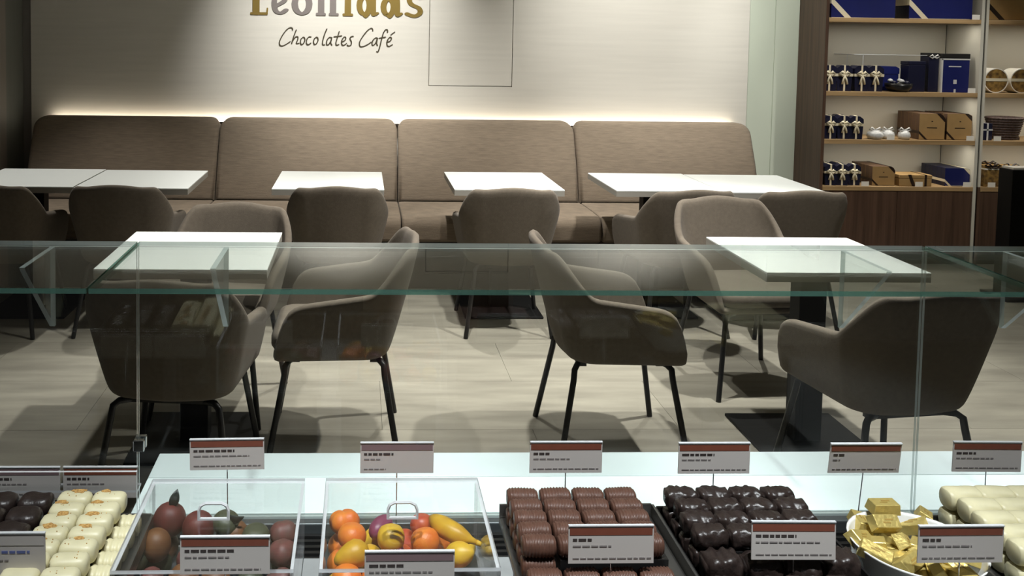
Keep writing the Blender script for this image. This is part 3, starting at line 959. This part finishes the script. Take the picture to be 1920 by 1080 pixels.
# ================================================================== DISPLAY COUNTER
GYP, ZT = 1.43, 1.22          # glass plane, glass top
ct = thing('display_counter', (.4, 1.0, 0), 'chocolate display counter with white ledge in the foreground', 'counter')
off = Matrix.Translation(-ct.location)
def CP(n, m, mb, **k):
    return mb.xf(off).build(n, MT[m], ct, **k)
CP('body', 'plinth', MB().box(-1.4, 2.3, .58, 1.44, 0, .72))
CP('case_floor', 'casefloor', MB().box(-1.4, 2.3, .56, 1.318, .721, .765), bevel=.003)
CP('vent_channel', 'vent', MB().box(-1.4, 2.3, 1.319, 1.405, .7205, .752))
for k in range(5):
    CP('vent_slat', 'tray', MB().box(-1.4, 2.3, 1.326+.016*k, 1.333+.016*k, .7525, .757))
CP('glass_rail', 'ventgrey', MB().box(-1.4, 2.3, 1.406, 1.4235, .7205, .768), bevel=.002)
CP('ledge_body', 'plinth', MB().box(-.36, 2.3, 1.441, 1.64, 0, .728))
CP('ledge', 'whiteledge', MB().box(-.371, 2.3, 1.438, 1.558, .73, .769), bevel=.0015)
CP('ledge_rear', 'greyledge', MB().box(-.371, 2.3, 1.5595, 1.651, .73, .769), bevel=.0015)

gd = thing('glass_guard', (.29, GYP, .769), 'clear glass guard with canopy and triangular brackets over the chocolates', 'glass')
off2 = Matrix.Translation(-gd.location)
J0, J1 = -.356, .940
for a, b in ((-1.4, J0-.0015), (J0+.0015, J1-.0025), (J1+.0025, 2.3)):
    MB().sheet(a, b, GYP-.003, GYP+.003, .769, ZT-.004, 'y').xf(off2).build('upright_pane', [GLASS, PEDGE], gd)
    MB().sheet(a, b, 1.166, GYP+.004, ZT-.0035, ZT+.0035, 'z').xf(off2).build('canopy_pane', [GLASS, GEDGE, PEDGE], gd).data.polygons[4].material_index = 2
for x in (-.49, -.214, .80, 1.075):
    MB().prism([(GYP-.0032, ZT-.004), (1.297, ZT-.004), (1.303, ZT-.012), (GYP-.0075, 1.088), (GYP-.0032, 1.088)], x-.004, x+.004, 'x', 0, 1).xf(off2).build('bracket', [GLASS, PEDGE], gd)
MB().box(J0-.006, J0+.012, GYP-.012, GYP-.0035, .882, .902).xf(off2).build('clip', MT['chrome'], gd, bevel=.002)
MB().box(J0-.006, J0+.012, GYP+.0035, GYP+.012, .882, .902).xf(off2).build('clip', MT['chrome'], gd, bevel=.002)

# ---- price cards
def price_card(x0, x1, y, zt, lab, zfoot, band='band', h=.042, lean=0.0, roll=0.0, mark='ink', sub='greyink', lines=(.32, .45, .0, .62), bl=.20):
    w = x1-x0
    t = thing('price_card', ((x0+x1)/2, y, zt-h), lab, 'price card', 'price cards in the display case')
    t.rotation_euler = (lean, roll, 0)
    cd = MB().box(-w/2, w/2, 0, .0012, 0, h).build('card', MT['card'], t)
    MB().box(-w/2+.0015, w/2-.0015, -.0004, 0, h*.76, h*.95).build('band', MT[band], cd)
    MB().box(-w/2, w/2, -.0012, .0024, h, h+.0012).build('edge_clip', ACEDGE, t)
    ran = random.Random(int(x0*1000)+int(y*100))
    def words(x, z, total, ht, mb):
        e = x+total
        while x < e:
            q = min(ran.uniform(.004, .010), e-x)
            mb.box(x, x+q, -.0004, 0, z, z+ht)
            x += q+.0016
    mb = MB(); words(-w/2+.005, h*.60, w*lines[0], .0028, mb); mb.build('heading_print', MT[mark], cd)
    mb = MB(); words(-w/2+.005, h*.44, w*lines[1], .0018, mb); words(-w/2+.005, h*.12, w*lines[3], .0015, mb); mb.build('small_print', MT[sub], cd)
    MB().tube([(0, .0008, zfoot-(zt-h)), (0, .0008, -.0002)], .0008, 6).build('stem', MT['chrome'], t)
    return t
price_card(-.192, -.094, .953, 1.009, 'front price card standing before the dark fruits box', .766, lines=(.55, .5, 0, .85))
price_card(.010, .108, .936, 1.001, 'mauve banded price card standing before the bright fruits box', .766, 'mauve', lines=(.38, .72, 0, .8))
price_card(.239, .336, .961, 1.013, 'price card stuck in front of the milk chocolates', .962, lean=-.06, lines=(.22, .45, 0, .92))
price_card(.446, .543, .957, 1.018, 'price card stuck among the dark chocolates', .962, lean=-.08, roll=.01, lines=(.48, .76, 0, .9))
price_card(.629, .727, .944, 1.021, 'price card stuck in front of the bowl of gold ingots', .766, lines=(.22, .58, 0, .85))
price_card(-.431, -.333, .94, 1.022, 'price card in the lower left corner before the ivory chocolates', .766, 'card', h=.055, mark='blueink', lines=(.78, .55, 0, .7))
price_card(-.225, -.125, 1.182, 1.0125, 'rear price card behind the dark fruits box', .766, roll=-.012, lines=(.55, .75, 0, .9))
price_card(.005, .105, 1.182, 1.007, 'mauve banded rear price card behind the bright fruits box', .766, 'mauve', lines=(.4, .22, 0, .3))
price_card(.232, .33, 1.157, 1.019, 'rear price card behind the milk chocolates', .766, lines=(.22, .5, 0, .9))
price_card(.434, .532, 1.157, 1.017, 'rear price card behind the dark chocolates', .766, lines=(.45, .4, 0, .9))
price_card(.631, .728, 1.14, 1.026, 'rear price card behind the bowl of gold ingots', .766, lean=.12, lines=(.16, .1, 0, .9))
price_card(.826, .924, 1.175, 1.009, 'rear price card behind the ivory twists at the right', .766, roll=.01, lines=(.28, .55, 0, .9))
price_card(-.39, -.292, 1.169, .981, 'rear price card behind the dusted ivory chocolates', .766, lines=(.3, .5, 0, .8))
price_card(-.492, -.394, 1.169, .981, 'rear price card at the far left behind the round dark chocolates', .766, 'mauve', lines=(.3, .5, 0, .8))
t = thing('acrylic_riser', (-.42, 1.15, .765), 'clear acrylic riser running behind the chocolates at the left edge', 'riser')
MB().sheet(-.2, .132, -.002, .002, 0, .22, 'y').build('upright_sheet', [ACRYL, ACEDGE], t)
MB().sheet(-.2, .132, .0025, .022, .19, .193, 'z').build('shelf_sheet', [ACRYL, ACEDGE], t)

# ---- chocolates
def log_mesh(name, m, L=.0395, W=.0252, H=.0235, ridges=0, lump=0.0, seed=0, twist=0.0, nseg=14, nr=14, lobes=0, p=.7, ends=5, freq=70):
    rows = []
    for i in range(nseg+1):
        u = i/nseg
        if ridges and not twist:
            x = -L/2+L*u
        else:
            x = -L/2*math.cos(PI*u)
        q_ = min(.985, abs(2*x/L))
        k = (1-q_**ends)**(1/ends)
        k = max(k, .35)
        if ridges:
            k *= 1+.055*math.cos(2*PI*u*ridges)
        r = []
        for j in range(nr):
            a = 2*PI*j/nr
            c, s = math.cos(a), math.sin(a)
            yy = W/2*math.copysign(abs(c)**p, c)*k
            zz = H/2*math.copysign(abs(s)**p, s)*k
            if lobes:
                dd = (a-1.2-twist*u+PI) % (2*PI)-PI
                q = 1-.16*math.exp(-(dd/.30)**2)
                yy *= q; zz *= q
            if lump:
                n = noise.noise(Vector((x*freq+seed*3.1, yy*freq, zz*freq+seed)))
                yy *= 1+lump*n; zz *= 1+lump*n*1.1
            r.append((x, yy, max(zz, -H/2)+H/2))
        rows.append(r)
    v = [p for r in rows for p in r]
    f = [(i*nr+j, (i+1)*nr+j, (i+1)*nr+(j+1) % nr, i*nr+(j+1) % nr) for i in range(nseg) for j in range(nr)]
    f += [tuple(range(nr)), tuple(reversed(range(nseg*nr, (nseg+1)*nr)))]
    return MB().add(v, f).mesh(name, m, smooth=True)
milk_me = [log_mesh('milk_log', MT['milk'], L=.0385, W=.0242, ridges=10, lump=.06, seed=k, nseg=44, p=.78, ends=7) for k in range(4)]
dark_me = [log_mesh('dark_log', MT['dark'], L=.0405, W=.0262, lump=.24, seed=20+k, nseg=24, nr=22, freq=170, p=.6) for k in range(5)]
big_me = [log_mesh('dark_lump', MT['dark'], .043, .036, .036, lump=.36, seed=40+k, nseg=22, nr=22, freq=110) for k in range(3)]
dome_me = [log_mesh('dark_dome', MT['dark'], .040, .031, .026, lump=.16, seed=60+k, nseg=14, nr=14) for k in range(3)]
ivory_me = [log_mesh('ivory_log', MT['ivory'], .0408, .0256, .0245, lump=.05, seed=80+k, nseg=14, nr=14) for k in range(3)]
rib_me = log_mesh('ivory_ribbed', MT['ivory'], .030, .0252, .0235, ridges=4, nseg=20)
twist_me = [log_mesh('ivory_twist', MT['ivory'], .0428, .0295, .0275, p=.82, twist=2.6, lobes=1, lump=.03, ends=12, seed=90+k, nseg=14, nr=18) for k in range(3)]
rnd = random.Random(3)
def choc(me, x, y, z, name, lab, group, rz=0, dust=None):
    o = ob(name, me, None, (x, y, z), (0, 0, rz + rnd.uniform(-.05, .05)))
    tag(o, lab, 'chocolate', group)
    return o
GM = 'milk chocolate logs'
for i in range(5):
    for k in range(4):
        choc(milk_me[(i*3+k) % 4], .212+.042*k, 1.10-.0263*i, .9606, 'milk_chocolate_log',
             'ridged milk chocolate log, upper layer, %s row from the back, %s from the left' % (ORD[i], ORD[k]), GM)
for i in range(8):
    for k in range(4):
        if i < 5 and k > 0: continue
        choc(milk_me[(i+k*2) % 4], .212+.0425*k + (.002 if i > 4 else 0), 1.10-.0263*i - (.002 if i > 4 else 0), .9365, 'milk_chocolate_log',
             'ridged milk chocolate log, lower layer, %s row from the back, %s from the left' % (ORD[i], ORD[k]), GM)
GD = 'dark chocolate pieces'
for i in range(4):
    for k in range(4):
        choc(dark_me[(i*3+k) % 5], .417+.042*k+.003*(i % 2), 1.10-.0295*i, .9606, 'dark_chocolate_log',
             'knobbly dark chocolate log, upper layer, %s row from the back, %s from the left' % (ORD[i], ORD[k]), GD)
for k in range(4):
    choc(big_me[k % 3], .421+.0455*k, .978, .9365, 'dark_chocolate_lump', 'big dark chocolate lump in the front row, %s from the left' % ORD[k], GD)
for i in range(6):
    for k in range(4):
        if i < 4 and k > 0 or i == 4: continue
        choc(dark_me[(i+k*2) % 5], .417+.0425*k, (1.10-.0295*i) if i < 4 else .945, .9365, 'dark_chocolate_log',
             'knobbly dark chocolate log, lower layer, %s row from the back, %s from the left' % (ORD[i], ORD[k]), GD)
GI = 'ivory chocolates dusted with cocoa'
IR = [1.096-.0265*i for i in range(5)] + [.9625, .935]
for i, y in enumerate(IR):
    for k in range(2):
        o = choc(ivory_me[(i+k) % 3], -.351+.0425*k - .0025*i*.5, y, .9600, 'ivory_chocolate', 'smooth ivory chocolate, upper layer, %s row from the back, %s column' % (ORD[i], ('left', 'right')[k]), GI)
        if i < 5 or k == 1:
            d = MB()
            q = rnd.uniform(-.008, .006)
            if i < 5:
                r = rnd.uniform(.006, .010)
                prof = []
                for n_ in range(12):
                    a = 2*PI*n_/12
                    rr_ = r*rnd.uniform(.6, 1.15)
                    prof.append((q+rr_*math.cos(a), .005+rr_*.62*math.sin(a)))
                d.prism(prof, .0238, .0247, 'z')
            for n_ in range(5):
                a, b = rnd.uniform(-.015, .015), rnd.uniform(-.007, .006)
                d.box(a, a+.0010, b, b+.0010, .0238, .0247)
            d.build('cocoa_dusting', MT['dust'], o)
for i, y in enumerate(IR):
    choc(rib_me, -.2825 - .0012*i, y-.012, .9365, 'ivory_chocolate', 'ribbed ivory chocolate, lower layer at the right side, %s row from the back' % ORD[i], GI)
GB = 'round dark chocolates'
for i in range(4):
    for k in range(3):
        choc(dome_me[(i+k) % 3], -.397-.0435*k-.002*i, 1.09-.034*i, .9595, 'round_dark_chocolate', 'rounded dark chocolate, %s row from the back, %s from the ivory ones' % (ORD[i], ORD[k]), GB)
GT2 = 'ivory twist chocolates'
for i in range(7):
    for k in range(3):
        for L in range(2):
            if L == 0 and (k > 0 and i < 5): continue
            if L == 1 and i > 4: continue
            choc(twist_me[(i+k+L) % 3], .782+.0425*k+.003*(i % 2), 1.092-.030*i, .933+.0275*L, 'ivory_twist', 'twisted ivory chocolate, %s layer, %s row from the back, %s from the left' % (('lower', 'upper')[L], ORD[i], ORD[k]), GT2)

# ---- trays and risers under the sweets
def tray(x0, x1, y0, y1, ztop, zwall, m, lab, name='tray', walls='lrfb', fill=None):
    t = thing(name, ((x0+x1)/2, (y0+y1)/2, .765), lab, 'tray')
    a, b = (x1-x0)/2, (y1-y0)/2
    h = ztop-.765
    MB().box(-a*.85, a*.85, -b*.8, b*.8, 0, h-.012).build('riser', MT['tray'], t)
    MB().box(-a, a, -b, b, h-.0115, h-.001).build('base', MT[m], t, bevel=.002)
    hz = zwall-.765
    if 'l' in walls: MB().box(-a-.003, -a, -b, b, h-.011, hz).build('rim', MT[m], t)
    if 'r' in walls: MB().box(a, a+.003, -b, b, h-.011, hz).build('rim', MT[m], t)
    if 'b' in walls: MB().box(-a, a, b, b+.003, h-.011, hz).build('rim', MT[m], t)
    if fill:
        MB().box(fill[0]-t.location.x, fill[1]-t.location.x, fill[2]-t.location.y, fill[3]-t.location.y, h-.0005, fill[4]-.765).build('inner_step', MT['tray'], t)
    return t
tray(.187, .387, .87, 1.122, .9365, .952, 'greytray', 'steel tray under the ridged milk chocolate logs', walls='rb', fill=(.236, .362, .985, 1.11, .960))
tray(.394, .59, .90, 1.122, .9365, .948, 'tray', 'black tray under the knobbly dark chocolate logs', walls='lrb', fill=(.442, .575, .999, 1.11, .960))
tray(-.372, -.262, .87, 1.118, .9365, .944, 'greytray', 'steel tray under the dusted ivory chocolates', walls='rb', fill=(-.366, -.305, .93, 1.11, .9597))
tray(-.53, -.379, .87, 1.118, .958, .962, 'tray', 'black tray under the round dark chocolates', walls='b')
tray(.757, .90, .86, 1.118, .9325, .936, 'greytray', 'steel tray under the ivory twists', walls='b', fill=(.81, .892, .95, 1.105, .9598))

# ---- clear boxes of marzipan fruits
def lid_box(x0, x1, lab):
    y0, y1, z0, z1, th = .966, 1.171, .872, .964, .0042
    t = thing('acrylic_box', ((x0+x1)/2, (y0+y1)/2, .765), lab, 'box')
    a, b, h0, h1 = (x1-x0)/2, (y1-y0)/2, z0-.765, z1-.765
    MB().box(-a*.9, a*.9, -b*.9, b*.9, 0, h0-.014).build('riser', MT['tray'], t)
    MB().box(-a, a, -b, b, h0-.0135, h0-.0005).build('base', MT['ventgrey'], t, bevel=.002)
    MB().sheet(-a, a, -b, b, h1-th, h1, 'z').build('lid', [ACRYL, ACEDGE], t)
    MB().sheet(-a, a, -b, -b+th, h0, h1-th-.0003, 'y').build('side_sheet', [ACRYL, ACEDGE], t)
    MB().sheet(-a, a, b-th, b, h0, h1-th-.0003, 'y').build('side_sheet', [ACRYL, ACEDGE], t)
    MB().sheet(-a, -a+th, -b+th, b-th, h0, h1-th-.0003, 'x').build('side_sheet', [ACRYL, ACEDGE], t)
    MB().sheet(a-th, a, -b+th, b-th, h0, h1-th-.0003, 'x').build('side_sheet', [ACRYL, ACEDGE], t)
    p = [(-.018, 0, h1), (-.018, 0, h1+.012), (-.0155, 0, h1+.018), (-.010, 0, h1+.021), (.010, 0, h1+.021), (.0155, 0, h1+.018), (.018, 0, h1+.012), (.018, 0, h1)]
    hd = MB().tube([(q[0]-.004+(.0), q[1]+.0, q[2]) for q in p], .0020, 6)
    hd.box(-.0225, .0145, -.0016, .0016, h1+.0002, h1+.0026)
    hd.build('handle', [ACEDGE], t)
    return t
lid_box(-.272, -.069, 'clear acrylic box with handle holding dark marzipan fruits')
lid_box(-.041, .164, 'clear acrylic box with handle holding bright marzipan fruits')

def ball(m, r, sx=1, sy=1, sz=1, dimple=.25, cleft=0.0, n=18, k=12, tip=0.0, lump=0.0):
    v, f = [], []
    for i in range(k+1):
        th = PI*i/k
        for j in range(n):
            a = 2*PI*j/n
            rr = r*(1-dimple*math.exp(-(th/.42)**2))
            if cleft: rr *= 1-cleft*abs(math.cos(2*a))**8*math.sin(th)
            if tip: rr *= 1+tip*(math.exp(-(th/.35)**2)+math.exp(-((PI-th)/.35)**2))
            v.append((sx*rr*math.sin(th)*math.cos(a), sy*rr*math.sin(th)*math.sin(a), sz*rr*math.cos(th)))
    f = [(i*n+j, (i+1)*n+j, (i+1)*n+(j+1) % n, i*n+(j+1) % n) for i in range(k) for j in range(n)]
    return MB().add(v, f).mesh('body', MT[m], smooth=True, weld=True)
def leafm(L, W):
    rows = []
    for i in range(7):
        u = i/6
        w_ = W*math.sin(PI*min(1, u*.93+.05))**.8
        rows.append([(-w_, -.002-.004*math.sin(PI*u), L*u), (0, .001-.006*math.sin(PI*u), L*u), (w_, -.002-.004*math.sin(PI*u), L*u)])
    v, f = smoothgrid(rows)
    return evaluated(MB().add(v, f).mesh('leaf', MT['leaf']), [('SOLIDIFY', dict(thickness=.0012))])
LEAF = leafm(.024, .0065)
STEM = MB().tube([(0, 0, -.002), (.001, 0, .004), (.003, 0, .008)], .0011, 6).mesh('stem', MT['stem'], smooth=True)
def fruit(name, me, p, lab, group, rot=(0, 0, 0), stem=True, leaf=None, top=.014):
    t = thing(name, p, lab, 'marzipan fruit', group)
    t.rotation_euler = rot
    ob('body', me, t)
    if stem: ob('stem', STEM, t, (0, 0, top))
    if leaf: ob('leaf', LEAF, t, (0, 0, top-.002), leaf)
    return t
def long_fruit(m, pts, rad, n=10):
    return MB().tube(pts, rad, n).mesh('body', MT[m], smooth=True)
r = .0185
ORA = ball('orange', r, 1, 1, .92, .18)
PER = ball('orange', r*1.05, 1.1, .95, .86, .30, .22, 24)
APP = ball('yellow', r*.96, 1, 1, 1.02, .32)
PLU = ball('purple', r*.95, .72, 1.15, .72, .08)
REDF = ball('red', r*.85, 1, 1, .95, .2)
LEM = ball('yellow', r*.9, .92, .92, 1.15, 0, tip=.18)
G1 = 'bright marzipan fruits in the clear box'
Q = lambda px, py, z: tuple(atz(px, py, z))
fruit('marzipan_orange', PER, Q(646, 978, .925), 'dark orange cleft marzipan fruit in the back left corner of the bright box', G1, (-.3, 0, .3), False)
fruit('marzipan_orange', ORA, Q(660, 1005, .924), 'pale orange marzipan fruit in front of the cleft one', G1, (-.2, .05, 0), False)
fruit('marzipan_plum', PLU, Q(714, 988, .922), 'purple marzipan plum behind the yellow apple', G1, (.2, .5, -.6), False)
fruit('marzipan_apple', APP, Q(733, 1008, .926), 'yellow marzipan apple in the middle of the bright box', G1, (-.25, 0, .1), False)
fruit('marzipan_orange', ORA, Q(797, 1014, .924), 'orange marzipan fruit right of the yellow apple', G1, (-.35, -.1, .2), False)
fruit('marzipan_peach', REDF, Q(791, 984, .918), 'red marzipan peach left of the banana', G1, (-.2, 0, 0), False)
a, b = Vector(Q(808, 970, .932)), Vector(Q(896, 1018, .926))
def banana(a, b, lab, w=.0125):
    mid = (a+b)/2
    d = b-a
    pts = []
    side = Vector((-d.y, d.x, 0)).normalized()
    for i in range(11):
        u = i/10
        pts.append(a+d*u-mid+side*(-.010*math.sin(PI*u))+Vector((0, 0, .004*math.sin(PI*u))))
    rad = [w*k for k in (.28, .62, .88, 1, 1.03, 1.03, 1, .9, .68, .34, .22)]
    t = thing('marzipan_banana', mid, lab, 'marzipan fruit', G1)
    ob('body', long_fruit('banana', pts, rad, 8), t)
    MB().tube([pts[-1]-(pts[-1]-pts[-2])*.2, pts[-1]+(pts[-1]-pts[-2])*.6], [w*.3, w*.22], 7).build('stem', MT['yellow'], t, smooth=True)
banana(a, b, 'long yellow marzipan banana on the right of the bright box')
fruit('marzipan_lemon', LEM, Q(860, 1040, .918), 'yellow marzipan lemon in the front right corner of the bright box', G1, (1.1, .3, .9), False)
a, b = Vector(Q(627, 1054, .914)), Vector(Q(690, 1028, .924))
t = thing('marzipan_mango', (a+b)/2, 'yellow marzipan mango at the left front of the bright box', 'marzipan fruit', G1)
mid = (a+b)/2
ob('body', long_fruit('banana', [a-mid, a-mid+(b-a)*.12, a-mid+(b-a)*.3, a-mid+(b-a)*.5, a-mid+(b-a)*.7, a-mid+(b-a)*.88, b-mid], [.003, .0085, .0125, .0155, .0165, .0125, .005], 14), t)
fruit('marzipan_orange', ORA, Q(650, 1085, .905), 'orange marzipan fruit at the front edge below the mango', G1, (-.2, 0, 0), False)
fruit('marzipan_plum', PLU, Q(742, 1040, .908), 'pink purple marzipan plum in front of the yellow apple', G1, (.1, 1.2, .2), False)
low = [(-.018, 1.135), (.026, 1.145), (.066, 1.145), (.108, 1.145), (.142, 1.13), (-.018, 1.095), (.018, 1.105), (.06, 1.11), (.10, 1.108), (-.018, 1.052), (.02, 1.062), (.062, 1.068), (.10, 1.066), (.145, 1.025), (.022, 1.02), (.062, 1.025), (.10, 1.02), (.02, .99), (.062, .988), (.104, .985), (.142, .99)]
for k, (x, y) in enumerate(low):
    me = (ORA, APP, REDF, ORA, LEM)[k % 5]
    fruit('marzipan_fruit', me, (x, y, .8905), '%s fruit low in the bright box, %s row from back, %s from left' % (('orange', 'yellow', 'red', 'orange', 'yellow oval')[k % 5], ORD[(0, 0, 0, 0, 0, 1, 1, 1, 1, 2, 2, 2, 2, 3, 3, 3, 3, 4, 4, 4, 4)[k]], ORD[(0, 1, 2, 3, 4, 0, 1, 2, 3, 0, 1, 2, 3, 3, 0, 1, 2, 0, 1, 2, 3)[k]]), G1 + ', bottom layer', (.3*k, .2*k, 0), False)

JR = ball('jelly_red', r*1.15, 1, .95, 1.05, .1); JA = ball('jelly_amber', r, 1, 1, 1.12, .05); JG = ball('jelly_green', r*.98, 1, 1, .8, .15)
JP = ball('jelly_pink', r*.95, 1.1, 1, .95, .2, .15, 20)
G2 = 'dark marzipan fruits in the clear box'
fruit('candied_fruit', JR, Q(318, 974, .928), 'large rust red candied fruit with an upright dark leaf', G2, (-.1, .15, 0), False, (.0, .15, .1), .018)
fruit('candied_fruit', JA, Q(293, 1022, .920), 'amber candied fruit at the left front of the dark box', G2, (0, .1, 0), False)
fruit('candied_fruit', JR, Q(372, 990, .920), 'dark red candied fruit in the middle of the dark box', G2, (.1, -.2, .4), False)
fruit('candied_fruit', JG, Q(424, 980, .924), 'olive green candied fruit below the handle of the dark box', G2, (.2, .2, 0), False, (.3, 1.2, 0), .014)
fruit('candied_fruit', JG, Q(480, 1005, .916), 'olive green candied fruit right of the handle of the dark box', G2, (.2, .1, 0), False)
fruit('candied_fruit', JP, Q(532, 1000, .918), 'dusty rose candied fruit in the back right corner of the dark box', G2, (-.3, 0, .3), False)
fruit('candied_fruit', JP, Q(530, 1036, .914), 'dusty rose candied fruit in the front right corner of the dark box', G2, (-.1, .2, .9), False)
fruit('candied_fruit', JA, Q(440, 1005, .906), 'amber candied fruit under the two olive green ones', G2, (0, .1, 0), False)
fruit('candied_fruit', JG, Q(250, 1050, .908), 'olive green candied fruit at the left front corner of the dark box', G2, (0, .1, 0), False)
for k, (x, y) in enumerate([(-.25, 1.14), (-.212, 1.14), (-.172, 1.14), (-.13, 1.14), (-.092, 1.14), (-.25, 1.10), (-.21, 1.105), (-.17, 1.10), (-.13, 1.10), (-.092, 1.10), (-.25, 1.06), (-.21, 1.065), (-.17, 1.06), (-.13, 1.06), (-.092, 1.06), (-.245, 1.02), (-.205, 1.02), (-.165, 1.02), (-.125, 1.02), (-.092, 1.02), (-.24, .985), (-.20, .985), (-.16, .985), (-.12, .985)]):
    fruit('candied_fruit', (JA, JG, JP, JA)[k % 4], (x, y, .8895), '%s candied fruit low in the dark box, %s row from back, %s from left' % (('amber', 'olive green', 'dusty rose', 'amber')[k % 4], ORD[k//5], ORD[k % 5]), G2 + ', bottom layer', (.3*k, .2*k, 0), False)

# ---- bowl of gold ingots
bc = Vector((.668, 1.006, 0))
bw = thing('porcelain_bowl', (bc.x, bc.y, .765), 'white porcelain bowl filled with gold foil ingots', 'bowl')
MB().box(-.05, .05, -.05, .05, 0, .137).build('riser', MT['tray'], bw)
MB().lathe([(0, .138), (.04, .138), (.058, .150), (.068, .172), (.0735, .198), (.0755, .200), (.0800, .1985), (.0795, .197)][::1][:5] + [(.0745, .2005), (.0725, .2005), (.071, .197), (.065, .174), (.054, .156), (.038, .146), (0, .146)], 40).build('bowl', MT['bowl'], bw, smooth=True)
def ingot_mesh():
    a, b, h = .0188, .0100, .0135
    v = [(-a, -b, 0), (a, -b, 0), (a, b, 0), (-a, b, 0), (-a*.9, -b*.8, h), (a*.9, -b*.8, h), (a*.9, b*.8, h), (-a*.9, b*.8, h)]
    return MB().add(v, [(3, 2, 1, 0), (4, 5, 6, 7), (0, 1, 5, 4), (1, 2, 6, 5), (2, 3, 7, 6), (3, 0, 4, 7)]).mesh('wrapper', MT['foil'], bevel=.0007, seg=1)
ING = ingot_mesh()
INP = MB().box(-.007, .003, -.0026, -.0008, .0136, .0138).box(-.003, .008, .0008, .0026, .0136, .0138).mesh('print', MT['foildark'])
spots = [
    (1612, 980, .957, (.2, 0, 1.4)), (1655, 950, .975, (.1, .05, .1)), (1653, 975, .972, (.75, .1, .15)), (1607, 1008, .960, (.5, .3, .5)),
    (1640, 1035, .962, (.35, .25, -.6)), (1684, 1012, .958, (.9, .5, .8)), (1700, 1052, .963, (.7, -.1, .55)), (1752, 1072, .955, (.6, .8, .5)),
    (1795, 1062, .958, (.5, .5, -.9)), (1716, 985, .953, (.3, -.4, -.7)), (1728, 968, .950, (.4, .2, 1.0)), (1760, 1010, .957, (.2, .3, .3)),
    (1790, 1020, .953, (.3, 0, -.4)), (1735, 1035, .962, (.2, -.3, .2)), (1690, 975, .950, (.2, .2, -.3)), (1815, 1045, .95, (.2, .3, 1.2)),
]
GN = 'gold foil ingots in the bowl'
names = ['upright at the left rim', 'topmost of the heap', 'tilted forward below the topmost one', 'slanting at the left front', 'bright and long at the front left rim',
         'small end showing at the centre', 'tilted at the front centre', 'end up at the front', 'bright and turned at the front right', 'dark side showing behind the centre',
         'at the back rim', 'under the price card', 'under the right end of the price card', 'just below the price card corner', 'low between the top ones and the back rim', 'inside the right rim']
for k, (px, py, z, rot) in enumerate(spots):
    p = atz(px, py, z)
    t = thing('gold_ingot', (p.x, p.y, z-.006), 'gold foil ingot in the white bowl, ' + names[k], 'chocolate', GN)
    t.rotation_euler = rot
    ob('wrapper', ING, t); ob('print', INP, t)
for k in range(11):
    a = k*2.4; rr_ = .016+.0035*k
    t = thing('gold_ingot', (bc.x+rr_*math.cos(a), bc.y+rr_*math.sin(a), .938+.001*k), 'gold foil ingot deep in the bowl, %s from the middle, counted spiralling outwards' % (ORD+['eleventh'])[k], 'chocolate', GN + ', lower ones')
    t.rotation_euler = (.1*(k % 3), .15*(k % 2), a)
    ob('wrapper', ING, t)
